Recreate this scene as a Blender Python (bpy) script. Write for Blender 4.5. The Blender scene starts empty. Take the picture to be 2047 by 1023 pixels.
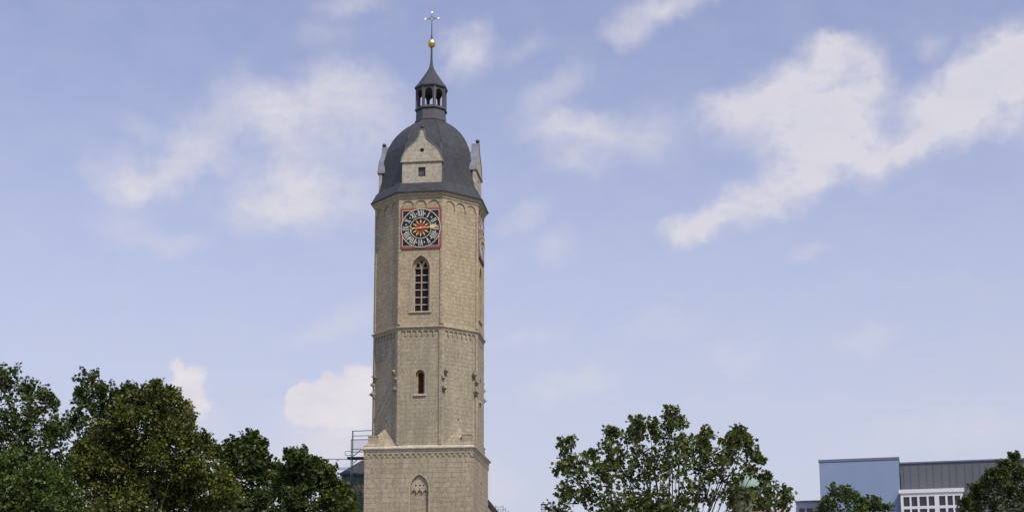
import bpy, bmesh, math, random
import numpy as np
from mathutils import Vector, Matrix
R = math.radians
random.seed(7)
rng = np.random.default_rng(11)
scn = bpy.context.scene
COL = scn.collection

# ------------------------------------------------------------------ camera
FPX, PX0, PY0 = 2950.0, 1023.5, 768.0          # focal length and principal point, in photo pixels
PITCH, ROLL = R(10.7), R(-0.14)
CAM = Vector((0, 0, 1.6))
fwd = Vector((0, math.cos(PITCH), math.sin(PITCH)))
right0 = Vector((1, 0, 0)); up0 = right0.cross(fwd)
right = right0 * math.cos(ROLL) + up0 * math.sin(ROLL)
up = up0 * math.cos(ROLL) - right0 * math.sin(ROLL)
cd = bpy.data.cameras.new('camera'); cam = bpy.data.objects.new('camera', cd); COL.objects.link(cam)
cd.sensor_width = 36; cd.lens = FPX / 2047 * 36
cd.shift_y = (PY0 - 511.5) / 2047
cd.clip_start = 0.1; cd.clip_end = 20000
m = Matrix((right, up, -fwd)).transposed().to_4x4(); m.translation = CAM
cam.matrix_world = m
scn.camera = cam

def ray(px, py):
    return right * ((px - PX0) / FPX) + up * (-(py - PY0) / FPX) + fwd
def at(px, py, Y):
    d = ray(px, py); return CAM + d * ((Y - CAM.y) / d.y)

# ------------------------------------------------------------------ light
SUN_EL, SUN_AZ = R(50), R(32)                   # azimuth: to the right of the direction from the tower to the camera
sv = Vector((math.sin(SUN_AZ) * math.cos(SUN_EL), -math.cos(SUN_AZ) * math.cos(SUN_EL), math.sin(SUN_EL)))
sl = bpy.data.lights.new('sun', 'SUN'); sl.energy = 2.85; sl.angle = R(0.6); sl.color = (1.0, 0.93, 0.80)
so = bpy.data.objects.new('sun', sl); COL.objects.link(so)
so.rotation_euler = sv.to_track_quat('Z', 'Y').to_euler(); so.location = (60, -60, 120)
scn.view_settings.view_transform = 'Standard'; scn.view_settings.look = 'None'
scn.view_settings.exposure = 0.0; scn.view_settings.gamma = 1.0

# ------------------------------------------------------------------ sky with clouds
world = bpy.data.worlds.new('World'); scn.world = world; world.use_nodes = True
NT = world.node_tree; NT.nodes.clear()
def N(t, **k):
    n = NT.nodes.new(t)
    for a, b in k.items(): setattr(n, a, b)
    return n
def L(a, b): NT.links.new(a, b)
def M(op, a, b=None, c=None, clamp=False):
    n = N('ShaderNodeMath', operation=op, use_clamp=clamp)
    for i, v in enumerate((a, b, c)):
        if v is None: continue
        if isinstance(v, (int, float)): n.inputs[i].default_value = v
        else: L(v, n.inputs[i])
    return n.outputs[0]
sky = N('ShaderNodeTexSky', sky_type='NISHITA', sun_disc=False)
sky.sun_elevation = SUN_EL; sky.sun_rotation = math.pi - SUN_AZ
sky.air_density = 1.0; sky.dust_density = 1.2; sky.ozone_density = 1.6; sky.altitude = 100
tc = N('ShaderNodeTexCoord')
sp = N('ShaderNodeSeparateXYZ'); L(tc.outputs['Generated'], sp.inputs[0])
az = M('ARCTAN2', sp.outputs[0], sp.outputs[1])
el = M('ARCSINE', sp.outputs[2])
K = 180 / math.pi
cb = N('ShaderNodeCombineXYZ'); L(M('MULTIPLY', az, K), cb.inputs[0]); L(M('MULTIPLY', el, K), cb.inputs[1])
P = cb.outputs[0]                                # direction in degrees: azimuth, elevation
def noise(vec, scale, detail, rough=0.55, dist=0.0, stretch=None):
    if stretch:
        mp = N('ShaderNodeMapping'); mp.inputs['Rotation'].default_value = (0, 0, stretch[2]); mp.inputs['Scale'].default_value = (stretch[0], stretch[1], 1)
        L(vec, mp.inputs[0]); vec = mp.outputs[0]
    n = N('ShaderNodeTexNoise'); n.inputs['Scale'].default_value = scale; n.inputs['Detail'].default_value = detail
    n.inputs['Roughness'].default_value = rough; n.inputs['Distortion'].default_value = dist
    L(vec, n.inputs['Vector']); return n
def warp(vec, scale, detail, amt):
    n = noise(vec, scale, detail, 0.6)
    s = N('ShaderNodeVectorMath', operation='SUBTRACT'); L(n.outputs['Color'], s.inputs[0]); s.inputs[1].default_value = (.5, .5, .5)
    k = N('ShaderNodeVectorMath', operation='SCALE'); L(s.outputs[0], k.inputs[0]); k.inputs['Scale'].default_value = amt
    a = N('ShaderNodeVectorMath', operation='ADD'); L(vec, a.inputs[0]); L(k.outputs[0], a.inputs[1]); return a.outputs[0]
PW = warp(warp(P, 0.32, 3, 2.0), 1.6, 6, 0.75)
PC = warp(warp(P, 1.1, 4, 0.8), 3.4, 5, 0.40)
def blob(vec, px, py, a, b, rot, s, acc, soft=0.0, grow=1.18):
    d = ray(px, py)
    x = math.degrees(math.atan2(d.x, d.y)); y = math.degrees(math.atan2(d.z, math.hypot(d.x, d.y)))
    mp = N('ShaderNodeMapping', vector_type='TEXTURE')
    mp.inputs['Location'].default_value = (x, y, 0); mp.inputs['Rotation'].default_value = (0, 0, R(rot))
    q = math.degrees(1 / FPX) * grow
    mp.inputs['Scale'].default_value = (a * q, b * q, 1)
    L(vec, mp.inputs[0])
    ln = N('ShaderNodeVectorMath', operation='LENGTH'); L(mp.outputs[0], ln.inputs[0])
    mr = N('ShaderNodeMapRange', interpolation_type='SMOOTHSTEP'); L(ln.outputs['Value'], mr.inputs[0])
    mr.inputs[1].default_value = 1.0; mr.inputs[2].default_value = soft; mr.inputs[3].default_value = 0; mr.inputs[4].default_value = s
    return mr.outputs[0] if acc is None else M('ADD', acc, mr.outputs[0])
SOFT = [(320,355,150,48,22,.75),(400,290,120,70,0,.7),(235,345,85,55,0,.45),(285,250,60,40,0,.3),
 (540,225,150,80,-10,.9),(665,190,120,85,10,.85),(770,240,120,95,0,.5),(620,310,180,80,0,.55),
 (560,405,170,85,8,.95),(640,420,100,70,0,.5),(740,400,80,70,0,.35),(240,455,100,50,0,.4),(345,495,90,30,0,.35),
 (935,100,85,62,20,.85),(910,150,60,40,0,.4),(655,60,80,60,0,.25),
 (1110,185,110,40,30,.5),(1140,265,140,50,0,.85),(1150,325,90,45,0,.6),(1290,270,110,70,10,.5),(1060,95,70,30,20,.3),
 (1240,65,75,35,0,.6),(1340,5,150,45,12,.85),
 (1440,215,85,45,10,.75),(1520,190,90,60,25,.8),(1610,150,100,60,30,.85),(1700,120,85,60,0,.9),(1750,160,50,60,0,.5),(1560,250,150,70,0,.9),(1680,240,130,110,0,1.1),
 (1640,320,140,70,0,1.0),(1750,345,60,45,0,.6),(1580,380,110,60,20,.9),(1480,410,100,60,25,.95),(1400,440,85,45,25,1.0),(1355,455,50,24,0,.6),
 (1840,215,70,60,0,.7),(1900,200,110,70,30,.9),(1990,140,130,75,35,1.15),(2050,110,90,60,35,.8),(1900,265,150,50,12,.75),(1810,300,110,34,22,.75),(2040,215,90,70,0,.7),(1860,95,50,30,0,.35),(1650,85,60,30,0,.4),
 (690,640,150,35,25,.4),(1050,685,100,28,12,.35),(1150,770,130,40,12,.5),(1740,680,90,34,8,.35),(1110,490,60,40,0,.35),(1045,435,90,32,15,.45),
 (1620,505,60,18,8,.3),(700,5,110,28,0,.45),(1480,700,110,50,0,.22),(900,560,160,60,10,.2),(1330,640,130,40,5,.2),(1900,860,300,60,5,.35),(680,860,170,75,0,.8),(640,900,150,60,0,.5),(985,985,70,70,0,.5),(400,860,80,60,0,.35),(380,800,60,60,0,.4)]
CUM = [(375,770,48,62,-35,1.1),(398,808,40,40,0,.8),(350,735,26,30,0,.7),
 (622,808,84,52,20,1.2),(690,790,88,56,12,1.3),(765,786,100,62,0,1.4),(690,830,130,54,0,.9),(600,778,40,26,30,.7),(655,752,42,24,20,.7),(715,742,44,24,0,.7),(585,812,30,30,0,.6)]
acc = None
for b_ in SOFT: acc = blob(PW, *b_, acc)
nz = noise(P, 0.55, 8, 0.6, 0.3, (0.7, 1.3, R(-18)))
nz2 = noise(P, 2.2, 7, 0.62, 0.2, (0.6, 1.2, R(-18)))
tex = M('ADD', M('MULTIPLY', nz.outputs[0], 1.0), M('MULTIPLY', nz2.outputs[0], 0.50))
dens = M('SUBTRACT', M('MULTIPLY', acc, M('ADD', tex, 0.10)), 0.0)
mr = N('ShaderNodeMapRange', interpolation_type='LINEAR'); L(dens, mr.inputs[0])
mr.inputs[1].default_value = 0.0; mr.inputs[2].default_value = 0.86; mr.inputs[4].default_value = 0.93
soft = mr.outputs[0]
acc2 = None
for b_ in CUM: acc2 = blob(PC, *b_, acc2, 0.15, 0.98)
mr2 = N('ShaderNodeMapRange', interpolation_type='SMOOTHSTEP'); L(M('MULTIPLY', acc2, M('ADD', nz2.outputs[0], 0.45)), mr2.inputs[0])
mr2.inputs[1].default_value = 0.08; mr2.inputs[2].default_value = 0.75; mr2.inputs[4].default_value = .92
# the cumulus fades out downwards into the haze
cum = mr2.outputs[0]
# thin veil everywhere + haze near the horizon
veil = M('MULTIPLY', M('SUBTRACT', nz.outputs[0], 0.35, clamp=True), 0.30)
hz = N('ShaderNodeMapRange', interpolation_type='SMOOTHSTEP'); L(M('MULTIPLY', el, K), hz.inputs[0])
hz.inputs[1].default_value = 26.5; hz.inputs[2].default_value = 1; hz.inputs[3].default_value = 0.22; hz.inputs[4].default_value = 0.88
def mixc(f, a, b):
    n = N('ShaderNodeMix', data_type='RGBA'); 
    if isinstance(f, float): n.inputs[0].default_value = f
    else: L(f, n.inputs[0])
    for i, v in ((6, a), (7, b)):
        if isinstance(v, tuple): n.inputs[i].default_value = (*v, 1)
        else: L(v, n.inputs[i])
    return n.outputs[2]
SK = 0.15
def em(r, g, b): return (r / SK, g / SK, b / SK)
base = mixc(1.0, sky.outputs[0], sky.outputs[0])
gain = N('ShaderNodeMix', data_type='RGBA', blend_type='MULTIPLY'); gain.inputs[0].default_value = 1
L(base, gain.inputs[6]); gain.inputs[7].default_value = (1.17, .945, 1.09, 1)
SKYGAIN = gain
c1 = mixc(M('ADD', hz.outputs[0], veil), gain.outputs[2], em(.578, .608, .72))
shade = N('ShaderNodeMapRange'); L(nz.outputs[0], shade.inputs[0]); shade.inputs[1].default_value = .25; shade.inputs[2].default_value = .75
cc = mixc(shade.outputs[0], em(.66, .65, .745), em(.735, .715, .775))
c2 = mixc(soft, c1, cc)
cc2 = mixc(shade.outputs[0], em(.70, .67, .74), em(.82, .78, .81))
c3 = mixc(cum, c2, cc2)
bg = N('ShaderNodeBackground'); L(c3, bg.inputs[0]); bg.inputs[1].default_value = SK
out = N('ShaderNodeOutputWorld'); L(bg.outputs[0], out.inputs[0])
world.cycles.sampling_method = 'MANUAL'; world.cycles.sample_map_resolution = 512

# ------------------------------------------------------------------ materials
def mat(name, col=(.5, .5, .5), rough=.8, metal=0.0, spec=0.3):
    mt = bpy.data.materials.new(name); mt.use_nodes = True
    b = mt.node_tree.nodes['Principled BSDF']
    b.inputs['Base Color'].default_value = (*col, 1); b.inputs['Roughness'].default_value = rough
    b.inputs['Metallic'].default_value = metal; b.inputs['Specular IOR Level'].default_value = spec
    return mt
class G:
    """small node-graph writer for one material"""
    def __init__(s, mt): s.t = mt.node_tree; s.b = s.t.nodes['Principled BSDF']
    def n(s, t, ins=None, **k):
        x = s.t.nodes.new(t)
        for a, b in k.items(): setattr(x, a, b)
        for a, b in (ins or {}).items():
            if isinstance(b, bpy.types.NodeSocket): s.t.links.new(b, x.inputs[a])
            else: x.inputs[a].default_value = b
        return x
    def link(s, a, b): s.t.links.new(a, b)
    def mix(s, f, a, b, mode='MIX'):
        x = s.n('ShaderNodeMix', data_type='RGBA', blend_type=mode)
        for i, v in ((0, f), (6, a), (7, b)):
            if isinstance(v, bpy.types.NodeSocket): s.link(v, x.inputs[i])
            elif i == 0: x.inputs[0].default_value = v
            else: x.inputs[i].default_value = (*v, 1)
        return x.outputs[2]
    def ramp(s, f, stops):
        x = s.n('ShaderNodeValToRGB'); s.link(f, x.inputs[0]); e = x.color_ramp.elements
        while len(e) < len(stops): e.new(0.5)
        for i, (p, c) in enumerate(stops): e[i].position = p; e[i].color = (*c, 1)
        return x.outputs[0]
    def bump(s, h, st, d=0.02):
        x = s.n('ShaderNodeBump', {'Strength': st, 'Distance': d, 'Height': h}); s.link(x.outputs[0], s.b.inputs['Normal'])

def stone(name, roww=.95, rowh=.46, base=(.36, .305, .225), joint=.55, grime=.5, contrast=1.0):
    mt = mat(name, base, .93, 0, .15); g = G(mt)
    uv = g.n('ShaderNodeUVMap').outputs[0]
    tc = g.n('ShaderNodeTexCoord').outputs['Object']
    wn = g.n('ShaderNodeTexNoise', {'Vector': uv, 'Scale': .7, 'Detail': 3.0})
    ws = g.n('ShaderNodeVectorMath', {0: wn.outputs['Color'], 1: (.5, .5, .5)}, operation='SUBTRACT')
    wk = g.n('ShaderNodeVectorMath', {0: ws.outputs[0], 'Scale': .10}, operation='SCALE')
    wa = g.n('ShaderNodeVectorMath', {0: uv, 1: wk.outputs[0]}, operation='ADD').outputs[0]
    def brick(w, h, mort, off=.5, sq=1.0):
        b = g.n('ShaderNodeTexBrick', {'Vector': wa, 'Color1': (0, 0, 0, 1), 'Color2': (1, 1, 1, 1), 'Mortar': (.5, .5, .5, 1), 'Scale': 1.0,
            'Mortar Size': mort, 'Mortar Smooth': .3, 'Bias': 0.0, 'Brick Width': w, 'Row Height': h})
        b.offset = off; b.squash = sq; b.squash_frequency = 3; return b
    b1 = brick(roww, rowh, .022, .5, .7); b2 = brick(roww * 1.45, rowh, .014, .37, 1.3)
    # block-to-block colour
    lo = tuple(c * (1 - .22 * contrast) for c in base); hi = tuple(min(1, c * (1 + .22 * contrast)) for c in base)
    col = g.mix(b1.outputs['Color'], lo, hi)
    col = g.mix(g.mix(.5, b2.outputs['Color'], (.5, .5, .5)), col, tuple(c * f for c, f in zip(base, (1.05, 1.0, .9))))
    n1 = g.n('ShaderNodeTexNoise', {'Vector': tc, 'Scale': .35, 'Detail': 6.0, 'Roughness': .65})
    n2 = g.n('ShaderNodeTexNoise', {'Vector': tc, 'Scale': 3.5, 'Detail': 5.0, 'Roughness': .7})
    st = g.n('ShaderNodeMapping', {'Vector': tc, 'Scale': (1.6, 1.6, .16)})
    n3 = g.n('ShaderNodeTexNoise', {'Vector': st.outputs[0], 'Scale': .8, 'Detail': 5.0, 'Roughness': .7})
    col = g.mix(g.ramp(n1.outputs[0], [(.35, (0, 0, 0)), (.7, (.55 * grime,) * 3)]), col, tuple(c * f for c, f in zip(base, (.66, .69, .76))))
    col = g.mix(g.ramp(n2.outputs[0], [(.46, (0, 0, 0)), (.68, (.8,) * 3)]), col, tuple(c * 1.25 for c in base))
    col = g.mix(g.ramp(n2.outputs[0], [(.32, (.75,) * 3), (.46, (0,) * 3)]), col, tuple(c * .55 for c in base))
    col = g.mix(g.ramp(n3.outputs[0], [(.44, (0, 0, 0)), (.72, (.75 * grime,) * 3)]), col, tuple(c * f for c, f in zip(base, (.6, .62, .66))))
    # joints: dark where pointing has gone, nearly invisible elsewhere
    n4 = g.n('ShaderNodeTexNoise', {'Vector': tc, 'Scale': 1.1, 'Detail': 3.0})
    jm = g.ramp(n4.outputs[0], [(.36, (.25,) * 3), (.58, (joint,) * 3)])
    jf = g.n('ShaderNodeMath', {0: b1.outputs['Fac'], 1: jm}, operation='MULTIPLY').outputs[0]
    col = g.mix(jf, col, tuple(c * .42 for c in base))
    g.link(col, g.b.inputs['Base Color'])
    h = g.n('ShaderNodeMath', {0: n2.outputs[0], 1: b1.outputs['Fac']}, operation='SUBTRACT').outputs[0]
    g.bump(h, .5, .03)
    return mt
M_ST1 = stone('limestone_coarse', 1.0, .52, (.378, .332, .240), .85, .8, 1.15)
M_ST2 = stone('limestone_smooth', .95, .44, (.378, .338, .246), .62, 1.0, .9)
M_ST3 = stone('limestone_upper', .9, .42, (.430, .366, .250), .80, .7, 1.15)
M_TRIM = stone('limestone_trim', 1.3, 3.0, (.43, .375, .265), .3, .6, .5)
M_GABLE = stone('limestone_gable', 1.1, .5, (.46, .43, .34), .3, .75, .5)
M_SILL = stone('pale_stone', 1.2, 3.0, (.52, .47, .37), .3, .6, .5)

def simple(name, col, rough=.7, metal=0, var=.25, scale=3.0, spec=.3, stretch=(1, 1, 1), bump=0.0):
    mt = mat(name, col, rough, metal, spec); g = G(mt)
    tc = g.n('ShaderNodeTexCoord').outputs['Object']
    mp = g.n('ShaderNodeMapping', {'Vector': tc, 'Scale': stretch}).outputs[0]
    n1 = g.n('ShaderNodeTexNoise', {'Vector': mp, 'Scale': scale, 'Detail': 6.0, 'Roughness': .65})
    c = g.ramp(n1.outputs[0], [(.28, tuple(v * (1 - var) for v in col)), (.72, tuple(min(1, v * (1 + var)) for v in col))])
    g.link(c, g.b.inputs['Base Color'])
    if bump: g.bump(n1.outputs[0], bump, .03)
    return mt
def slate(name, col):
    mt = mat(name, col, .5, 0, .18); g = G(mt)
    uv = g.n('ShaderNodeUVMap').outputs[0]
    b = g.n('ShaderNodeTexBrick', {'Vector': uv, 'Color1': (0, 0, 0, 1), 'Color2': (1, 1, 1, 1), 'Mortar': (0, 0, 0, 1), 'Scale': 1.0,
        'Mortar Size': .012, 'Mortar Smooth': .2, 'Brick Width': .34, 'Row Height': .26})
    tc = g.n('ShaderNodeTexCoord').outputs['Object']
    n = g.n('ShaderNodeTexNoise', {'Vector': tc, 'Scale': .6, 'Detail': 6.0, 'Roughness': .7})
    c = g.mix(b.outputs['Color'], tuple(v * .82 for v in col), tuple(v * 1.2 for v in col))
    c = g.mix(g.ramp(n.outputs[0], [(.4, (0,) * 3), (.75, (.55,) * 3)]), c, (col[0] * 1.5, col[1] * 1.45, col[2] * 1.25))
    c = g.mix(b.outputs['Fac'], c, tuple(v * .45 for v in col))
    g.link(c, g.b.inputs['Base Color'])
    g.bump(b.outputs['Fac'], -.35, .02)
    return mt
M_SLATE = slate('slate', (.062, .066, .074))
M_LEAD = simple('weathered_lead', (.20, .22, .25), .5, .0, .25, 1.2, .5)
M_DARKM = simple('dark_painted_metal', (.045, .047, .052), .5, 0, .25, 2.0, .5)
M_LANT = simple('lantern_slate_cladding', (.10, .098, .105), .55, 0, .22, 2.5, .4)
M_LANTROOF = simple('lantern_roof_slate', (.062, .062, .070), .5, 0, .2, 2.0, .4)
M_DARK = simple('dark_interior', (.016, .014, .013), .9, 0, .3, 1.0, .1)
M_GLASS = mat('old_dark_glass', (.022, .012, .010), .5, 0, .12)
M_LATH = simple('brown_louvre_wood', (.075, .028, .018), .7, 0, .35, 3, .2, (1, 1, 6))
M_LEADW = simple('white_window_bar', (.62, .60, .57), .7, 0, .1)
M_GOLD = mat('gold_leaf', (.98, .76, .33), .38, 1.0, .5)
M_GOLDP = simple('gold_paint', (.80, .52, .20), .45, .5, .15)
M_RED = simple('faded_red_paint', (.29, .085, .065), .8, 0, .3, 2.5)
M_BLK = simple('clock_black_paint', (.012, .013, .020), .55, 0, .3, 2)
M_WHT = simple('clock_white_paint', (.56, .55, .47), .7, 0, .1, 2)
M_DISC = simple('clock_red_disc', (.36, .045, .02), .6, 0, .2, 2)

# ------------------------------------------------------------------ mesh helpers
def link(name, me, m_, parent=None, kind=None):
    o = bpy.data.objects.new(name, me); COL.objects.link(o)
    if m_:
        for q in (m_ if isinstance(m_, (list, tuple)) else [m_]): me.materials.append(q)
    if parent: o.parent = parent
    if kind: o['kind'] = kind
    return o
def tag(o, label, cat, group=None):
    o['label'] = label; o['category'] = cat
    if group: o['group'] = group
    return o
def empty(name, loc, rz=0.0):
    o = bpy.data.objects.new(name, None); COL.objects.link(o); o.location = loc; o.rotation_euler = (0, 0, rz)
    o.empty_display_size = .5; return o
class MB:
    """mesh collector: verts, faces, per-loop uv"""
    def __init__(s): s.v = []; s.f = []; s.uv = []; s.mi = []; s.sm = []
    def face(s, pts, uv=None, mi=0, smooth=False):
        k = len(s.v); s.v += [tuple(p) for p in pts]; s.f.append(list(range(k, k + len(pts))))
        s.uv.append(uv if uv else [(0, 0)] * len(pts)); s.mi.append(mi); s.sm.append(smooth)
    def box(s, c, d, M_=None, mi=0):
        cx, cy, cz = c; dx, dy, dz = d[0] / 2, d[1] / 2, d[2] / 2
        P_ = [Vector((cx + a * dx, cy + b * dy, cz + e * dz)) for a, b, e in
              ((-1, -1, -1), (1, -1, -1), (1, 1, -1), (-1, 1, -1), (-1, -1, 1), (1, -1, 1), (1, 1, 1), (-1, 1, 1))]
        if M_: P_ = [M_ @ p for p in P_]
        for q in ((0, 1, 5, 4), (1, 2, 6, 5), (2, 3, 7, 6), (3, 0, 4, 7), (4, 5, 6, 7), (3, 2, 1, 0)):
            w = (P_[q[1]] - P_[q[0]]).length; h = (P_[q[2]] - P_[q[1]]).length
            u0 = c[0] + c[1]; v0 = c[2]
            s.face([P_[i] for i in q], [(u0, v0), (u0 + w, v0), (u0 + w, v0 + h), (u0, v0 + h)], mi)
    def bar(s, a, b, w, t=None, up_=Vector((0, 0, 1)), mi=0):
        a = Vector(a); b = Vector(b); d = (b - a); ln = d.length; d.normalize(); t = t or w
        if abs(d.dot(up_)) > .97: up_ = Vector((0, 1, 0))
        x = d.cross(up_).normalized(); y = x.cross(d)
        M_ = Matrix((x, d, y)).transposed().to_4x4(); M_.translation = (a + b) / 2
        s.box((0, 0, 0), (w, ln, t), M_, mi)
    def tube(s, pts, rad, n=8, smooth=True, caps=True, mi=0):
        pts = [Vector(p) for p in pts]; rings = []
        for i, p in enumerate(pts):
            d = (pts[min(i + 1, len(pts) - 1)] - pts[max(i - 1, 0)]).normalized()
            u = d.cross(Vector((0, 0, 1)) if abs(d.z) < .9 else Vector((0, 1, 0))).normalized(); v = u.cross(d)
            r = rad[i] if isinstance(rad, (list, tuple)) else rad
            rings.append([p + (u * math.cos(a) + v * math.sin(a)) * r for a in [2 * math.pi * k / n for k in range(n)]])
        for i in range(len(rings) - 1):
            for k in range(n):
                k2 = (k + 1) % n
                s.face([rings[i][k], rings[i + 1][k], rings[i + 1][k2], rings[i][k2]], None, mi, smooth)
        if caps: s.face(rings[0], None, mi); s.face(rings[-1][::-1], None, mi)
    def lathe(s, prof, n=24, c=(0, 0), smooth=True, a0=0.0, mi=0, vscale=1.0):
        """prof: (radius, z) from bottom to top; radius is to the corner"""
        vd = 0
        for i in range(len(prof) - 1):
            (r0, z0), (r1, z1) = prof[i], prof[i + 1]; dv = math.hypot(r1 - r0, z1 - z0)
            for k in range(n):
                t0 = a0 + 2 * math.pi * k / n; t1 = a0 + 2 * math.pi * (k + 1) / n
                def pt(r, z, t): return (c[0] + r * math.sin(t), c[1] - r * math.cos(t), z)
                w0 = 2 * r0 * math.sin(math.pi / n) / 2; w1 = 2 * r1 * math.sin(math.pi / n) / 2
                u = k * 7.3
                pts = [pt(r0, z0, t0), pt(r0, z0, t1), pt(r1, z1, t1), pt(r1, z1, t0)]
                uv = [(u - w0, vd), (u + w0, vd), (u + w1, vd + dv), (u - w1, vd + dv)]
                if r1 < 1e-6: pts = pts[:3]; uv = uv[:3]
                elif r0 < 1e-6: pts = [pts[0], pts[2], pts[3]]; uv = [uv[0], uv[2], uv[3]]
                s.face(pts, uv, mi, smooth)
            vd += dv
    def panel(s, O, U, V, Nn, outer, holes=(), depth=0.0, uvoff=(0, 0), mi=0):
        """flat panel with holes; (u,v) 2D outline, O origin, U V unit axes, Nn outward normal; reveals go inwards by depth"""
        bm = bmesh.new(); es = []
        def loop(pts):
            vs = [bm.verts.new((p[0], p[1], 0)) for p in pts]
            for i in range(len(vs)): es.append(bm.edges.new((vs[i], vs[(i + 1) % len(vs)])))
        loop(outer)
        for h in holes: loop(h)
        bmesh.ops.triangle_fill(bm, use_beauty=True, use_dissolve=False, edges=es)
        for f in bm.faces:
            q = [(v.co.x, v.co.y) for v in f.verts]
            ar = sum(q[i][0] * q[(i + 1) % len(q)][1] - q[(i + 1) % len(q)][0] * q[i][1] for i in range(len(q)))
            if ar < 0: q = q[::-1]
            s.face([O + U * a + V * b for a, b in q], [(a + uvoff[0], b + uvoff[1]) for a, b in q], mi)
        bm.free()
        if depth:
            for h in holes:
                for i in range(len(h)):
                    a, b = h[i], h[(i + 1) % len(h)]
                    p0 = O + U * a[0] + V * a[1]; p1 = O + U * b[0] + V * b[1]
                    s.face([p0, p1, p1 - Nn * depth, p0 - Nn * depth], [(a[0], a[1]), (b[0], b[1]), (b[0], b[1] + depth), (a[0], a[1] + depth)], mi)
    def prism(s, O, U, V, Nn, outer, t, holes=(), mi=0):
        """solid plate of thickness t: front at O, back at O - Nn*t"""
        s.panel(O, U, V, Nn, outer, holes, t, (0, 0), mi)
        for i in range(len(outer)):
            a, b = outer[i], outer[(i + 1) % len(outer)]
            p0 = O + U * a[0] + V * a[1]; p1 = O + U * b[0] + V * b[1]
            s.face([p1, p0, p0 - Nn * t, p1 - Nn * t], [(b[0], b[1]), (a[0], a[1]), (a[0], a[1] - t), (b[0], b[1] - t)], mi)
        s.panel(O - Nn * t, U, V, Nn, outer, holes, 0, (0, 0), mi)
    def build(s, name, m_, parent=None, merge=False, kind=None):
        me = bpy.data.meshes.new(name); me.from_pydata(s.v, [], s.f)
        uvl = me.uv_layers.new(name='UVMap')
        uvl.data.foreach_set('uv', [c for f in s.uv for p in f for c in p])
        me.polygons.foreach_set('material_index', s.mi); me.polygons.foreach_set('use_smooth', s.sm)
        if merge:
            bm = bmesh.new(); bm.from_mesh(me); bmesh.ops.remove_doubles(bm, verts=bm.verts, dist=1e-4); bm.to_mesh(me); bm.free()
        me.update(); return link(name, me, m_, parent, kind)
def arc(cx, cy, r, a0, a1, n):
    return [(cx + r * math.cos(R(a0 + (a1 - a0) * i / n)), cy + r * math.sin(R(a0 + (a1 - a0) * i / n))) for i in range(n + 1)]
def round_arch(w, y0, y1, n=12):          # half width w, from y0 to crown y1
    return [(-w, y0), (w, y0)] + arc(0, y1 - w, w, 0, 180, n)
def pointed_arch(w, y0, y1, n=8):
    """equal-ish pointed arch: half width w, apex at y1, springing where the arcs start"""
    rise = w * 1.45; ys = y1 - rise; rad = (w * w + rise * rise) / (2 * w); aa = math.degrees(math.asin(rise / rad))
    rt = arc(w - rad, ys, rad, 0, aa, n); lf = [(-x, y) for x, y in rt[::-1]][1:]
    return [(-w, y0), (w, y0)] + rt + lf
Z = Vector((0, 0, 1))

# ------------------------------------------------------------------ placing helpers
def proj(p):
    d = Vector(p) - CAM; z = d.dot(fwd); return PX0 + FPX * d.dot(right) / z, PY0 - FPX * d.dot(up) / z
TOW_A = R(-6.8)
TX = at(856.4, 880, 160.0).x; TY = 160.0
TM = Matrix.Translation((TX, TY, 0)) @ Matrix.Rotation(TOW_A, 4, 'Z'); TMI = TM.inverted()
def rowz(py, lx=0.0, ly=0.0):                   # height at which a plumb line through tower-local (lx, ly) crosses a photo row
    a, b = 0.0, 120.0
    for _ in range(50):
        c = (a + b) / 2
        if proj(TM @ Vector((lx, ly, c)))[1] > py: a = c
        else: b = c
    return a
def fdir(deg): t = R(deg); return Vector((math.sin(t), -math.cos(t), 0)), Vector((math.cos(t), math.sin(t), 0))
def hit(px, py, deg, A):                         # (u, z) where a sight line meets a tower face
    n, U = fdir(deg); o = TMI @ CAM; d = (TMI.to_3x3() @ ray(px, py)); t = (A - o.dot(n)) / d.dot(n); p = o + d * t
    return p.dot(U), p.z
def atz(px, py, z): d = ray(px, py); return CAM + d * ((z - CAM.z) / d.z)

# ------------------------------------------------------------------ ground
g_ = MB(); S_ = 6000
g_.face([(-S_, -S_, 0), (S_, -S_, 0), (S_, S_, 0), (-S_, S_, 0)], [(0, 0), (1, 0), (1, 1), (0, 1)])
M_GROUND = simple('dry_ground', (.10, .105, .07), .95, 0, .3, .05)
g_.build('ground', M_GROUND, kind='structure')
M_PAVE = mat('granite_setts', (.20, .19, .175), .9); gp = G(M_PAVE)
tcp = gp.n('ShaderNodeTexCoord').outputs['Object']
bp = gp.n('ShaderNodeTexBrick', {'Vector': tcp, 'Color1': (.24, .23, .21, 1), 'Color2': (.15, .145, .135, 1), 'Mortar': (.07, .066, .06, 1), 'Scale': 1.0, 'Brick Width': .3, 'Row Height': .2, 'Mortar Size': .012})
gp.link(bp.outputs['Color'], gp.b.inputs['Base Color'])
g_ = MB(); g_.box((0, 95, .06), (150, 200, .12)); g_.build('pavement', M_PAVE, kind='structure')

# ------------------------------------------------------------------ tower
AP = 5.69; TQ = math.tan(R(22.5)); FW = 2 * AP * TQ; RC = AP / math.cos(R(22.5)); HS = 5.81
tower = empty('church_tower', (TX, TY, 0.12), TOW_A)
tower.location.z = 0
tag(tower, 'tall octagonal pale limestone church tower with a clock and a dark slate dome', 'church tower')
ZB = rowz(895, 0, -HS)          # top of the square storey
ZM = rowz(653, 0, -AP)          # storey line
ZT = rowz(383, 0, -AP - .5)     # lip of the great cornice
CARD = (0, 90, 180, 270); DIAG = (45, 135, 225, 315)

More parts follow.
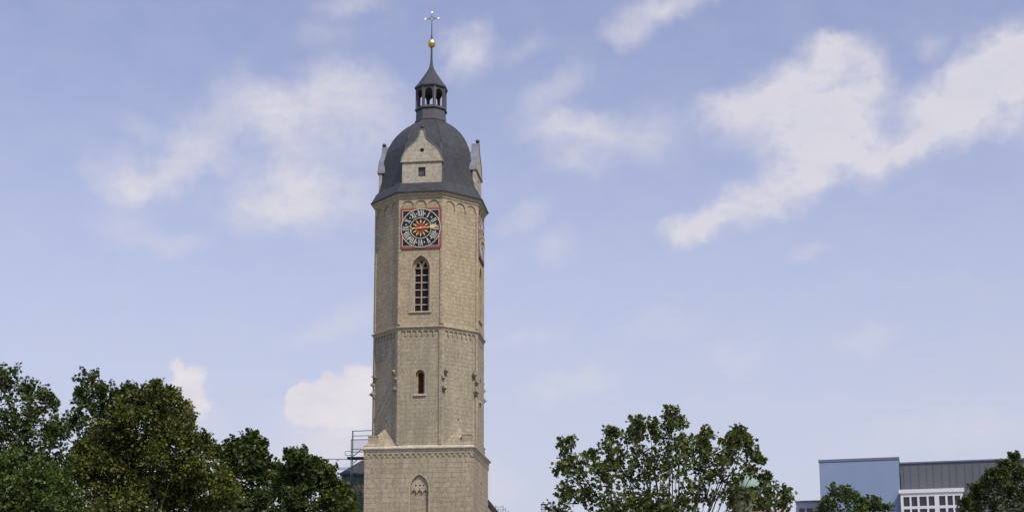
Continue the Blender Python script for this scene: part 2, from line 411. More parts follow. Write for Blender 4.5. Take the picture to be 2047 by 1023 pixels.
# square storey
GA, _ = hit(839, 900, 0, HS)
napex = hit(839, 948, 0, HS)[1]; nw = .98
m_ = MB()
for deg in CARD:
    n, U = fdir(deg); O = n * HS
    holes = []
    if deg == 0: holes = [[(x + GA, y) for x, y in pointed_arch(nw, 9.0, napex)]]
    if deg == 90: holes = [[(x + .3, y) for x, y in pointed_arch(.3, 12.0, hit(963, 958, 90, HS)[1] if False else napex - .1)]]
    m_.panel(O, U, Z, n, [(-HS, 0), (HS, 0), (HS, ZB), (-HS, ZB)], holes, .42 if deg == 0 else .5, (deg * .13, 0))
    if deg == 0: m_.panel(O - n * .42, U, Z, n, [(GA - nw - .1, 8.9), (GA + nw + .1, 8.9), (GA + nw + .1, napex + .1), (GA - nw - .1, napex + .1)], (), 0, (3.1, .2))
m_.face([(-HS, -HS, ZB), (HS, -HS, ZB), (HS, HS, ZB), (-HS, HS, ZB)])
lw = m_.build('lower_wall', M_ST1, tower)
m_ = MB(); n, U = fdir(90); m_.panel(n * (HS - .5), U, Z, n, [(-.2, 11.9), (.8, 11.9), (.8, napex + .1), (-.2, napex + .1)]); m_.build('slit_window', M_DARK, lw)
# blind niche: arch moulding and cusped relief
n, U = fdir(0)
m_ = MB()
m_.prism(n * (HS + .05) + U * GA, U, Z, n, pointed_arch(nw + .17, 9.0, napex + .20), .05, [pointed_arch(nw, 9.01, napex)])
zc_ = rowz(979, 0, -HS); q = nw * .96
pts = []
for k in range(3):
    cx = -q + q * 2 / 3 * (k + .5); w3 = q / 3
    pts += [(cx - w3, zc_ - .30), (cx - w3 * .55, zc_ + .02), (cx - w3 * .25, zc_ - .06), (cx, zc_ + .30), (cx + w3 * .25, zc_ - .06), (cx + w3 * .55, zc_ + .02)]
pts += [(q, zc_ - .30)] + [p for p in pointed_arch(q, 0, napex - .02)[2:]]
hl = [arc(-.42 + .42 * k, zc_ + .52, .10, 0, 320, 8) for k in range(3)]
m_.prism(n * (HS - .22) + U * GA, U, Z, n, pts, .19, hl)
m_.build('blind_niche', M_TRIM, lw)

def ring(name, nn, apo, prof, m__, par, a0=None):
    """moulding swept round an n-gon: prof = (offset from the wall, z), bottom to top"""
    mb = MB(); c = math.cos(math.pi / nn)
    mb.lathe([((apo + o) / c, z) for o, z in prof], nn, (0, 0), False, -math.pi / nn)
    return mb.build(name, m__, par)
ring('base_cornice', 4, HS, [(-.1, ZB - .36), (.10, ZB - .34), (.12, ZB - .22), (.30, ZB - .08), (.32, ZB + .02), (.04, ZB + .20), (-.12, ZB + .34), (-1.2, ZB + .36)], M_SILL, tower)

def frieze(name, face_degs, A, z0, z1, na, rr, strip, m__, drop=.25, pend=.10, t=.07, rise=None, wdt=None):
    """inverted-U plate of corner strips and a row of little hanging arches"""
    mb = MB()
    for deg in face_degs:
        n, U = fdir(deg); W = wdt or 2 * (A + t) * TQ; h = z1 - z0
        inner = W - 2 * strip; step = inner / na; r = min(rr, step / 2 - .03); ya = h - (rise or (r + .12)) - drop * 0
        pts = [(-W / 2, 0), (-W / 2 + strip, 0), (-W / 2 + strip, ya - drop)]
        for k in range(na):
            cx = -W / 2 + strip + step * (k + .5)
            if k: pts += [(cx - step / 2 - pend * .5, ya - drop), (cx - step / 2 - pend * .2, ya - drop - pend * 1.3), (cx - step / 2 + pend * .2, ya - drop - pend * 1.3), (cx - step / 2 + pend * .5, ya - drop)]
            pts += arc(cx, ya, r, 180, 0, 8)
        pts += [(W / 2 - strip, ya - drop), (W / 2 - strip, 0), (W / 2, 0), (W / 2, h), (-W / 2, h)]
        mb.prism(n * (A + t) + Z * z0, U, Z, n, pts, t)
    return mb.build(name, m__, tower)
ALL8 = [45 * k for k in range(8)]
# lower octagon
ZS2 = ZM - .05
wz0, wz1 = hit(839, 787, 0, AP)[1], hit(840, 738.5, 0, AP)[1]; GW = hit(840, 760, 0, AP)[0]
m_ = MB()
for i, deg in enumerate(ALL8):
    n, U = fdir(deg); O = n * AP; holes = []
    if deg in (0, 90): holes = [[(x + (GW if deg == 0 else 0), y) for x, y in round_arch(.50, wz0, wz1, 12)]]
    m_.panel(O, U, Z, n, [(-FW / 2, ZB), (FW / 2, ZB), (FW / 2, ZS2), (-FW / 2, ZS2)], holes, .45, (i * 4.9, 0))
mw = m_.build('middle_wall', M_ST2, tower)
for deg in (0, 90):
    n, U = fdir(deg); g0 = GW if deg == 0 else 0
    w = MB(); w.prism(n * (AP + .04) + U * g0, U, Z, n, round_arch(.62, wz0 + .0, wz1 + .12), .04, [round_arch(.50, wz0 + .01, wz1)])
    w_o = w.build('round_window', M_TRIM, mw)
    w = MB(); w.panel(n * (AP - .42) + U * g0, U, Z, n, [(-.5, wz0 - .1), (.5, wz0 - .1), (.5, wz1 + .1), (-.5, wz1 + .1)], [round_arch(.30, wz0, wz1 - .22)], .16)
    w.build('stone_surround', M_TRIM, mw)
    w = MB()
    for k in range(14):
        zz = wz0 + (wz1 - wz0) * k / 14
        w.bar(n * (AP - .52) + U * (g0 - .33) + Z * (zz + .09), n * (AP - .52) + U * (g0 + .33) + Z * (zz + .09), .10, .035)
    w.panel(n * (AP - .58) + U * g0, U, Z, n, [(-.4, wz0 - .1), (.4, wz0 - .1), (.4, wz1), (-.4, wz1)])
    w.build('louvre', M_LATH, mw)
    w = MB(); w.box((0, 0, 0), (1.35, .34, .22), Matrix.Translation(n * (AP + .0) + U * g0 + Z * (wz0 - .11)) @ Matrix.Rotation(R(deg), 4, 'Z')); w.build('window_sill', M_SILL, mw)
frieze('middle_arch_frieze', ALL8, AP, ZB + .35, ZM - .28, 7, .25, .30, M_ST2, .16, .17, .11)
ring('middle_cornice', 8, AP, [(-.05, ZM - .34), (.13, ZM - .32), (.15, ZM - .22), (.29, ZM - .09), (.31, ZM + .0), (.06, ZM + .12), (-.1, ZM + .20)], M_TRIM, tower)
# base frieze on the square storey
def sq_frieze():
    mb = MB()
    for deg in CARD:
        n, U = fdir(deg); W = 2 * (HS + .08); na = 19; st = (W - .5) / na; r = st / 2 - .11; h = .80
        pts = [(-W / 2, 0), (-W / 2 + .25, 0)]
        pts[0] = (-W / 2, .1)
        pts[1] = (-W / 2 + .25, .1)
        for k in range(na):
            cx = -W / 2 + .25 + st * (k + .5); b = .20 if k % 2 else .27
            pts += [(cx - r, b), (cx - r * .9, .42), (cx, .56), (cx + r * .9, .42), (cx + r, b)]
        pts += [(W / 2 - .25, .1), (W / 2, .1), (W / 2, h), (-W / 2, h)]
        mb.prism(n * (HS + .08) + Z * (ZB - 1.12), U, Z, n, pts, .08)
    return mb.build('lower_arch_frieze', M_ST1, tower)
sq_frieze()
# broaches and corner pedestals
zap = hit(771, 857, -45, AP)[1]
for q, deg in enumerate(DIAG):
    if deg == 135 + 1000: continue
    a = R(deg - 45); rot = Matrix.Rotation(a, 4, 'Z')
    # built for the front-right corner, turned to the others
    V1 = Vector((AP * TQ, -AP, ZB + .3)); V2 = Vector((AP, -AP * TQ, ZB + .3)); C_ = Vector((HS - .05, -HS + .05, ZB + .34)); T_ = Vector((AP * math.sin(R(45)) + .02, -AP * math.cos(R(45)) - .02, zap))
    V1.y -= .05; V2.x += .05
    mb = MB(); P4 = [rot @ p for p in (V1, C_, V2, T_)]
    mb.face([P4[0], P4[1], P4[3]], [(0, 0), (3.4, 0), (1.7, 2.6)]); mb.face([P4[1], P4[2], P4[3]], [(4, 0), (7.4, 0), (5.7, 2.6)])
    mb.build('broach', M_ST1, tower)
    mb = MB(); mb.box((HS - .78, -HS + .78, ZB + .34 + .5), (.95, .95, 1.08), rot); mb.box((HS - .78, -HS + .78, ZB + .34 + 1.06), (1.03, 1.03, .12), rot)
    mb.build('corner_pedestal', M_ST1, tower)
# stone brackets round the middle storey
def bracket(deg, u, z, s=1.0, tilt=0):
    n, U = fdir(deg); mb = MB(); Mx = Matrix.Translation(n * AP + U * u + Z * z) @ Matrix.Rotation(R(deg), 4, 'Z') @ Matrix.Rotation(R(tilt), 4, 'Y')
    d = .52 * s; w = .46 * s
    mb.box((0, -d / 2, .06), (w, d, .14), Mx)
    pr = [(-w * .42, 0), (w * .42, 0)]
    lo = [Vector((-w * .15, -.02, -.42 * s)), Vector((w * .15, -.02, -.42 * s)), Vector((w * .12, -d * .25, -.36 * s)), Vector((-w * .12, -d * .25, -.36 * s))]
    hi = [Vector((-w * .4, 0, -.01)), Vector((w * .4, 0, -.01)), Vector((w * .4, -d * .85, -.01)), Vector((-w * .4, -d * .85, -.01))]
    lo = [Mx @ p for p in lo]; hi = [Mx @ p for p in hi]
    for k in range(4): mb.face([lo[k], lo[(k + 1) % 4], hi[(k + 1) % 4], hi[k]])
    mb.face(lo[::-1]); mb.box((0, -d * .45, .20), (w * .5, d * .5, .15), Mx)
    return mb.build('bracket', M_ST2, tower)
for deg in (-45, 45, 135, -135):
    e = FW / 2
    for sgn in (-1, 1):
        for (px, py, off, sc, ti) in ((891, 742, .48, .95, 12), (885, 756, .12, .8, 0), (887, 776, .22, 1.05, -14)):
            z_ = hit(px, py, 45, AP)[1]
            bracket(deg, sgn * (e - off), z_, sc, ti * -sgn)
for (px, py, dg) in ((771.6, 842, -45), (916, 838, 45)):
    u_, z_ = hit(px, py, dg, AP); n, U = fdir(dg); mb = MB(); mb.lathe([(.09, -.02), (.09, .02)], 8)
    mb.v = [tuple(n * (AP + .012 + y * 0) + U * (u_ + x) + Z * (z_ + y)) for x, y, z in mb.v]
    mb = MB(); mb.prism(n * (AP + .004) + U * u_ + Z * z_, U, Z, n, arc(0, 0, .09, 0, 330, 9), .003); mb.build('putlog_hole', M_DARK, tower)

# upper octagon with traceried windows
u0, wt = hit(841.5, 510.5, 0, AP); ub, wb = hit(841.5, 622, 0, AP); GU = u0
m_ = MB(); HW = .98
for i, deg in enumerate(ALL8):
    n, U = fdir(deg); O = n * AP; holes = []
    if deg in (0, 90): holes = [[(x + (GU if deg == 0 else 0), y) for x, y in pointed_arch(HW, wb, wt)]]
    m_.panel(O, U, Z, n, [(-FW / 2, ZM + .05), (FW / 2, ZM + .05), (FW / 2, ZT), (-FW / 2, ZT)], holes, .38, (i * 5.3, .17))
uw = m_.build('upper_wall', M_ST3, tower)
for deg in (0, 90):
    n, U = fdir(deg); g0 = GU if deg == 0 else 0; B = U * g0
    wn = MB(); wn.prism(n * (AP + .05) + B, U, Z, n, pointed_arch(HW + .13, wb + .0, wt + .16), .05, [pointed_arch(HW, wb + .01, wt)])
    # stepped inner order of the jamb
    wn.panel(n * (AP - .38) + B, U, Z, n, [(-HW - .1, wb - .1), (HW + .1, wb - .1), (HW + .1, wt + .1), (-HW - .1, wt + .1)], [pointed_arch(HW - .20, wb + .02, wt - .26)], .34)
    win = wn.build('gothic_window', M_TRIM, uw)
    iw = HW - .20; it = wt - .26
    # tracery plate: two cusped lights under a lattice of four diamonds
    zt0 = hit(841.5, 535, 0, AP - .5)[1]
    holes = []
    dc = .215; cz = zt0 + .92
    for (a, b) in ((0, dc * 1.25), (-dc * 1.15, 0), (dc * 1.15, 0), (0, -dc * 1.25)):
        q = dc * .86; holes.append([(a - q, cz + b), (a, cz + b - q * 1.12), (a + q, cz + b), (a, cz + b + q * 1.12)])
    for s_ in (-1, 1):
        c0 = s_ * iw * .52; q = iw * .34
        holes.append([(c0 - q, zt0 + .04), (c0 + q, zt0 + .04), (c0 + q, zt0 + .12), (c0 + q * .55, zt0 + .24), (c0 + q * .75, zt0 + .34), (c0 + q * .3, zt0 + .46), (c0, zt0 + .60), (c0 - q * .3, zt0 + .46), (c0 - q * .75, zt0 + .34), (c0 - q * .55, zt0 + .24), (c0 - q, zt0 + .12)])
        holes.append([(s_ * .60 - .07, zt0 + .62), (s_ * .60 + .07, zt0 + .55), (s_ * .60 + .04, zt0 + .86), (s_ * .60 - .09, zt0 + .80)])
    oa = [p for p in pointed_arch(iw + .01, zt0, it + .01) ]
    tr = MB(); tr.prism(n * (AP - .50) + B, U, Z, n, oa, .12, holes)
    tr.build('tracery', M_TRIM, win)
    mu = MB(); mu.box((0, 0, 0), (.13, .14, zt0 - wb), Matrix.Translation(n * (AP - .56) + B + Z * ((zt0 + wb) / 2)) @ Matrix.Rotation(R(deg), 4, 'Z'))
    mu.build('mullion', M_TRIM, win)
    tb = MB()
    for k in range(0, 7):
        zz = wb + .06 + (zt0 - wb - .06) * k / 6
        for s_ in (-1, 1): tb.box((0, 0, 0), (iw - .09, .05, .075), Matrix.Translation(n * (AP - .60) + B + U * (s_ * (iw / 2 + .035)) + Z * zz) @ Matrix.Rotation(R(deg), 4, 'Z'))
    for s_ in (-1, 1): tb.box((0, 0, 0), (.05, .05, zt0 - wb), Matrix.Translation(n * (AP - .60) + B + U * (s_ * (iw - .035)) + Z * ((zt0 + wb) / 2)) @ Matrix.Rotation(R(deg), 4, 'Z'))
    tb.build('window_bars', M_LEADW, win)
    gl = MB(); gl.panel(n * (AP - .66) + B, U, Z, n, [(-HW, wb - .1), (HW, wb - .1), (HW, wt + .1), (-HW, wt + .1)]); gl.build('glass', M_GLASS, win)
    si = MB(); si.box((0, 0, 0), (2.45, .5, .16), Matrix.Translation(n * (AP - .08) + B + Z * (wb - .08)) @ Matrix.Rotation(R(deg), 4, 'Z')); si.build('window_sill', M_SILL, win)
frieze('upper_arch_frieze', ALL8, AP, ZM + .3, ZT - .72, 3, .62, .26, M_ST3, .10, .22, .12, rise=.74)
ring('great_cornice', 8, AP, [(-.1, ZT - .95), (.09, ZT - .80), (.12, ZT - .68), (.20, ZT - .62), (.24, ZT - .45), (.40, ZT - .30), (.44, ZT - .16), (.50, ZT - .12), (.52, ZT - .03), (.1, ZT - .02)], M_TRIM, tower)
ring('gutter', 8, AP, [(.50, ZT - .10), (.60, ZT - .07), (.62, ZT + .05), (.50, ZT + .07), (-.1, ZT + .08)], M_DARKM, tower)

# ------------------------------------------------------------------ clocks
CS = 2.27
cu, cz0 = hit(841, 455.6, 0, AP + .2)
def clock(deg, u0):
    n, U = fdir(deg); F = AP + .155
    def O(k): return n * (F + k) + U * u0 + Z * cz0
    b = MB(); b.prism(O(0), U, Z, n, [(-CS, -CS), (CS, -CS), (CS, CS), (-CS, CS)], .10); cl = b.build('clock_face', M_RED, tower)
    b = MB(); q = CS - .27; b.prism(O(.012), U, Z, n, [(-q, -q), (q, -q), (q, q), (-q, q)], .008); b.build('corner_field', M_BLK, cl)
    b = MB()
    for x0, y0, x1, y1 in ((-q, -q, q, -q), (q, -q, q, q), (q, q, -q, q), (-q, q, -q, -q)):
        b.bar(O(.02) + U * x0 + Z * y0, O(.02) + U * x1 + Z * y1, .055, .03, n)
    b.build('inner_border', M_WHT, cl)
    RR = 2.20
    b = MB(); b.prism(O(.045), U, Z, n, arc(0, 0, RR, 0, 354, 59), .04); b.build('dial', M_BLK, cl)
    for nm, r0, r1 in (('outer_ring', RR - .085, RR), ('inner_ring', 1.13, 1.20)):
        b = MB(); b.prism(O(.062), U, Z, n, arc(0, 0, r1, 0, 354, 59), .02, [arc(0, 0, r0, 0, 354, 59)]); b.build(nm, M_WHT, cl)
    nums = ['XII', 'I', 'II', 'III', 'IIII', 'V', 'VI', 'VII', 'VIII', 'IX', 'X', 'XI']
    wd = {'I': .15, 'V': .30, 'X': .30}
    r0, r1 = 1.31, 2.00
    for k, s in enumerate(nums):
        b = MB(); a = R(90 - 30 * k); rad = Vector((math.cos(a), math.sin(a))); tan = Vector((math.sin(a), -math.cos(a)))
        def P3(t, r): v = rad * r + tan * t; return O(.062) + U * v.x + Z * v.y
        gap = .035; tot = sum(wd[c] for c in s) + gap * (len(s) - 1); x = -tot / 2
        sq = min(1.0, .86 / tot); x *= sq
        for c in s:
            w = wd[c] * sq
            if c == 'I': b.bar(P3(x + w / 2, r0), P3(x + w / 2, r1), .095 * sq, .03, n)
            elif c == 'V': b.bar(P3(x + w * .5, r0), P3(x + w * .12, r1), .10, .03, n); b.bar(P3(x + w * .5, r0), P3(x + w * .9, r1), .06, .034, n)
            else: b.bar(P3(x + w * .95, r0), P3(x + w * .05, r1), .11, .03, n); b.bar(P3(x + w * .05, r0), P3(x + w * .95, r1), .06, .034, n)
            x += w + gap * sq
        b.build('numeral', M_WHT, cl)
    for k in range(12):
        b = MB(); a = R(75 - 30 * k); c = Vector((math.cos(a), math.sin(a))) * 1.66; q = .105
        b.prism(O(.06) + U * c.x + Z * c.y, U, Z, n, [(-q, 0), (0, -q), (q, 0), (0, q)], .015); b.build('hour_dot', M_WHT, cl)
    b = MB(); b.prism(O(.058), U, Z, n, arc(0, 0, .50, 0, 348, 29), .013); b.build('sun_disc', M_DISC, cl)
    for k in range(12):
        b = MB(); a = R(90 - 30 * k); rad = Vector((math.cos(a), math.sin(a))); tan = Vector((math.sin(a), -math.cos(a)))
        prof = [(.50, .02), (.62, .075), (.74, .085), (.88, .05), (1.04, .0)]
        pts = [(rad * r + tan * w) for r, w in prof] + [(rad * r - tan * w) for r, w in prof[-2::-1]]
        b.prism(O(.068), U, Z, n, [(p.x, p.y) for p in pts][::-1], .02); b.build('sun_ray', M_GOLDP, cl)
    # the hand: leaf-shaped head near III, forked tail near IX
    b = MB(); a = R(5.5); rad = Vector((math.cos(a), math.sin(a))); tan = Vector((-math.sin(a), math.cos(a)))
    prof = [(-.86, .03), (0, .055), (1.02, .04), (1.05, .22), (1.22, .20), (1.35, .27), (1.52, .20), (1.70, .09), (2.04, 0)]
    pts = [rad * r + tan * -w for r, w in prof] + [rad * r + tan * w for r, w in prof[-2::-1]]
    b.prism(O(.14), U, Z, n, [(p.x, p.y) for p in pts], .035)
    for s_ in (-1, 1):
        prev = rad * -.84
        for q in ((-1.0, .13), (-1.06, .26), (-1.2, .36)):
            c = rad * q[0] + tan * (s_ * q[1]); b.bar(O(.12) + U * prev.x + Z * prev.y, O(.12) + U * c.x + Z * c.y, .085, .035, n); prev = c
    b.build('clock_hand', M_GOLD, cl)
    b = MB(); b.prism(O(.19), U, Z, n, arc(0, 0, .11, 0, 330, 11), .08); b.build('hub', M_GOLD, cl)
    return cl
clock(0, cu); clock(90, 0)

# ------------------------------------------------------------------ dome
def rad_at(py, half, ly=0.0):          # silhouette half-width in photo px -> corner radius
    z = rowz(py, 0, ly); d = (TM @ Vector((0, 0, z))) - CAM; return half / FPX * d.dot(fwd) / .985, z
prof = [rad_at(y, h) for y, h in ((405, 117.5), (401, 109), (397, 104.5), (392, 101.5), (384, 99.5), (372, 97), (360, 95.2), (346, 93.6), (330, 91.5), (314, 88), (302, 82.5), (290, 75.8), (280, 68.3), (270, 59), (262, 49.5), (255.5, 40), (250, 32.5), (247, 30.5))]
prof[0] = (prof[0][0], ZT + .07)
m_ = MB(); m_.lathe(prof, 8, (0, 0), False, -math.pi / 8); dome = m_.build('dome', M_SLATE, tower)
for k in range(8):
    m_ = MB(); t = R(22.5 + 45 * k); m_.tube([(r * math.sin(t), -r * math.cos(t), z) for r, z in prof[1:]], .05, 5); m_.build('lead_hip', M_DARKM, dome)

# dormer gables
GP = 5.50
def gable(deg):
    n, U = fdir(deg); c0 = hit(843.3, 330, 0, GP)[0] if deg == 0 else 0
    zz = lambda py: hit(843, py, 0, GP)[1]
    sc = 1 / FPX * ((TM @ Vector((0, -GP, zz(320)))) - CAM).dot(fwd) / .985
    zb, zs = zz(376), zz(323.4)
    og = [(41, 321.5), (39.5, 315), (36.5, 307.5), (33.5, 301.5), (29, 296), (24, 291.2), (18.5, 286.3), (13.5, 282.3), (9.5, 278.5), (6.6, 273.8), (4.6, 268.5), (3.3, 263), (2.6, 258.5)]
    rt = [(h * sc, zz(y)) for h, y in og]; lf = [(-a, b) for a, b in rt[::-1]]
    B = U * c0; bw = 39.3 * sc
    wy0, wy1 = zz(352.8), zz(334); ww = 7.3 * sc; oc = zz(300.3)
    g1 = MB()
    g1.prism(n * GP + B, U, Z, n, [(-bw, zb), (bw, zb), (bw, zs), (-bw, zs)], .35, [[(-ww, wy0), (ww, wy0), (ww, wy1), (-ww, wy1)]])
    g1.prism(n * (GP + .03) + B, U, Z, n, [(-bw - .02, zs)] + [(bw + .02, zs)] + rt + lf, .38, [arc(0, oc, 4.3 * sc, 0, 345, 23)])
    gb = g1.build('gable', M_GABLE, tower)
    g2 = MB(); g2.box((0, 0, 0), (2 * (bw + .14), .2, .12), Matrix.Translation(n * (GP + .06) + B + Z * (zs + .02)) @ Matrix.Rotation(R(deg), 4, 'Z')); g2.build('string_course', M_TRIM, gb)
    g2 = MB(); g2.panel(n * (GP - .30) + B, U, Z, n, [(-ww - .1, wy0 - .1), (ww + .1, wy0 - .1), (ww + .1, wy1 + .1), (-ww - .1, wy1 + .1)])
    g2.build('gable_window', simple('grey_shutter', (.13, .115, .11), .8) if deg == 0 else bpy.data.materials['grey_shutter'], gb)
    g2 = MB(); g2.panel(n * (GP - .28) + B, U, Z, n, arc(0, oc, 5.5 * sc, 0, 330, 11)); g2.build('oculus', bpy.data.materials['grey_shutter'], gb)
    # cheeks of stone and a lead roof that runs back into the dome
    D_ = 2.6
    for s_ in (-1, 1):
        g2 = MB()
        p = [n * (GP - .3) + B + U * (s_ * (bw - .1)) + Z * zb, n * (GP - .3 - D_) + B + U * (s_ * (bw - .1)) + Z * zb]
        g2.face([p[0], p[1], p[1] + Z * (zs - zb), p[0] + Z * (zs - zb)], [(0, 0), (D_, 0), (D_, zs - zb), (0, zs - zb)])
        g2.build('cheek', M_GABLE, gb)
    g2 = MB(); path = [(41.8 * sc, zs - .04)] + [(a + .05, b + .03) for a, b in rt]; path = path + [(-a, b) for a, b in path[::-1]]
    for i in range(len(path) - 1):
        a, b = path[i], path[i + 1]; dz = abs(b[1] - zs) * .25
        f = [n * (GP + .0) + B + U * a[0] + Z * a[1], n * (GP) + B + U * b[0] + Z * b[1]]
        DD = .80
        g2.face([f[0], f[0] - n * DD, f[1] - n * DD, f[1]])
        e = .07
        fo = [f[0] + n * .06, f[1] + n * .06]
        g2.face([fo[0], f[0], f[1], fo[1]])
        # rolled lead edge
        g2.bar(fo[0] , fo[1], e, .10, n)
    # lower saddle roof running back from the gable fin into the dome
    zc2 = zz(279); sad = [(a * .93, b - .12) for a, b in path[:len(path) // 2] if b < zc2]; sad += [(sad[-1][0] * .55, zc2)]; sad += [(-a, b) for a, b in sad[::-1]]
    for i in range(len(sad) - 1):
        a, b = sad[i], sad[i + 1]; f = [n * (GP - .5) + B + U * a[0] + Z * a[1], n * (GP - .5) + B + U * b[0] + Z * b[1]]
        g2.face([f[0], f[0] - n * 3.8, f[1] - n * 3.8, f[1]])
    # lead-dressed back of the fin
    g2.panel(n * (GP - .78) + B, U, Z, n, [(a, b) for a, b in path])
    g2.build('gable_roof', M_LEAD, gb)
    g2 = MB(); zt_ = zz(253.2); rb = 4.3 * sc
    c = n * (GP - .12) + B
    g2.lathe([(rb * math.sin(math.pi * k / 12) + 1e-7, zt_ - rb * math.cos(math.pi * k / 12)) for k in range(13)], 16, (c.x, c.y))
    g2.tube([c + Z * zz(260), c + Z * (zt_ - rb * .8)], .1, 8)
    g2.build('ball_finial', M_DARKM, gb)
for deg in (0, 90, -90): gable(deg)

# ------------------------------------------------------------------ lantern and spire
def rz(py, h): return rad_at(py, h)
lant = MB(); lant.lathe([rz(249, 29), rz(248, 32.5), rz(246, 32.7), rz(244.5, 30.5), rz(226.5, 29.8)], 8, (0, 0), False, -math.pi / 8)
rP, zP = rz(223, 30)
lant.lathe([rz(225.5, 30.2), rz(224.5, 32.6), rz(222.5, 32.8), rz(221, 30.5), (0, rz(221, 0)[1])], 8, (0, 0), False, -math.pi / 8)
lan = lant.build('lantern', M_LANT, tower)
z0, z1 = rz(221.5, 0)[1], rz(182, 0)[1]; rl = rz(200, 29.7)[0]; apo = rl * math.cos(R(22.5)); fw8 = 2 * apo * TQ
b = MB()
for i, deg in enumerate(ALL8):
    n, U = fdir(deg); hw = fw8 * .335; top = z1 - .22
    hole = [(-hw, z0 + .14), (hw, z0 + .14)] + arc(0, top - hw, hw, 0, 180, 12)
    b.prism(n * apo, U, Z, n, [(-fw8 / 2, z0), (fw8 / 2, z0), (fw8 / 2, z1), (-fw8 / 2, z1)], .10, [hole])
b.build('arcade', M_LANT, lan)
b = MB()
for k in range(8):
    t = R(22.5 + 45 * k); p = Vector((rl * math.sin(t), -rl * math.cos(t), 0)) * .985; b.box((p.x * 0, p.y * 0, (z0 + z1) / 2), (.20, .20, z1 - z0), Matrix.Translation((p.x, p.y, 0)) @ Matrix.Rotation(t, 4, 'Z'))
b.build('corner_post', M_LANT, lan)
b = MB(); rr_ = [rz(y, h) for y, h in ((183, 30), (181, 33.4), (178.5, 33.6), (172, 28), (165, 23), (158.5, 18.6), (152, 14.0), (146, 10.0), (140, 6.6), (134, 4.2), (128, 2.7))]
b.lathe([(0, rr_[0][1] + .02)] + rr_, 8, (0, 0), False, -math.pi / 8); b.build('lantern_roof', M_LANTROOF, lan)
b = MB(); zc1 = rz(128, 0)[1]; zc2 = rz(96, 0)[1]
b.lathe([(.17, zc1 - .1), (.12, zc1 + .6), (.10, zc2), (.17, zc2 + .05), (.17, zc2 + .14), (0, zc2 + .15)], 10); 
zb0, zb1 = rz(79, 0)[1], rz(26, 0)[1]
b.lathe([(.13, zb0 - .1), (.10, zb0 + .4), (.055, zb0 + .75), (.05, rz(45, 0)[1])], 8)
spire = b.build('spire_rod', M_DARKM, tower)
b = MB(); zc_ = rz(87.5, 0)[1]; rb = rz(87.5, 8.0)[0]; hb = rb * 1.12
pr = [(rb * math.sin(math.pi * k / 20) + 1e-7, zc_ - hb * math.cos(math.pi * k / 20)) for k in range(21)]
pr.insert(9, (rb * 1.04, zc_ - hb * .10)); pr.insert(10, (rb * 1.04, zc_ - hb * .04))
b.lathe(pr, 28); b.build('gilded_ball', M_GOLD, tower)
# cross: four slender arms from a pierced concave star, gilded tips
cz_ = rz(38, 0)[1]; zc0 = rz(38, 0)[1]; um = rz(38, 1)[0]
b = MB(); fx = Matrix.Rotation(-TOW_A * .5, 3, 'Z'); X_ = Vector((1, 0, 0)); Y_ = Vector((0, -1, 0))
st = []
for k in range(8):
    a = R(45 * k); r_ = 8.5 * um if k % 2 == 0 else 3.7 * um; st.append((r_ * math.cos(a), r_ * math.sin(a)))
inn = []
for k in range(8):
    a = R(45 * k); r_ = 5.0 * um if k % 2 == 0 else 2.4 * um; inn.append((r_ * math.cos(a), r_ * math.sin(a)))
b.prism(Z * zc0 + Y_ * .04, X_, Z, Y_, st, .08, [inn])
b.bar(Z * (zc0 - 14 * um), Z * (zc0 - 8 * um), .08); b.bar(Z * (zc0 + 8 * um), Z * (zc0 + 11 * um), .06)
for s_ in (-1, 1): b.bar(Z * zc0 + X_ * (s_ * 8 * um), Z * zc0 + X_ * (s_ * 11.5 * um), .06)
crs = b.build('cross', M_LEAD, tower)
for d_ in (X_, -X_, Z):
    b = MB(); c = Z * zc0 + d_ * (13 * um); q = 1.6 * um
    for e in (X_ * .62, -X_ * .62, Z * .62, -Z * .62):
        cc_ = c + e * q; k_ = len(b.v)
        b.lathe([(q * .55 * math.sin(math.pi * k / 6) + 1e-7, cc_.z - q * .55 * math.cos(math.pi * k / 6)) for k in range(7)], 8, (cc_.x, cc_.y))
    b.build('gilded_tip', M_GOLD, crs)

# ------------------------------------------------------------------ the rest of the church, behind the tower
M_WALL2 = stone('church_wall_stone', 1.0, .5, (.40, .35, .27), .4, .6, .8)
M_OLDROOF = simple('old_dark_roof', (.050, .048, .050), .7, 0, .3, 1.5, .3)
M_GNET = mat('green_scaffold_netting', (.030, .075, .070), .9)
gg = G(M_GNET); tcn = gg.n('ShaderNodeTexCoord').outputs['Object']
nn_ = gg.n('ShaderNodeTexNoise', {'Vector': tcn, 'Scale': .5, 'Detail': 5.0})
gg.link(gg.ramp(nn_.outputs[0], [(.3, (.020, .065, .062)), (.7, (.045, .13, .12))]), gg.b.inputs['Base Color'])
tr_ = gg.n('ShaderNodeBsdfTransparent'); mx_ = gg.n('ShaderNodeMixShader', {0: .72})
gg.link(tr_.outputs[0], mx_.inputs[1]); gg.link(gg.b.outputs[0], mx_.inputs[2]); gg.link(mx_.outputs[0], gg.t.nodes['Material Output'].inputs['Surface'])
M_GNET2 = M_GNET.copy(); M_GNET2.name = 'pale_scaffold_sheet'; M_GNET2.node_tree.nodes['Mix Shader'].inputs[0].default_value = .22
M_POLE = simple('galvanised_scaffold_tube', (.19, .30, .31), .5, .3, .2)
M_PLANK = simple('dark_scaffold_boards', (.05, .05, .055), .8, 0, .3)
M_ORN = simple('plain_render', (.55, .52, .47), .85, 0, .08, .6)

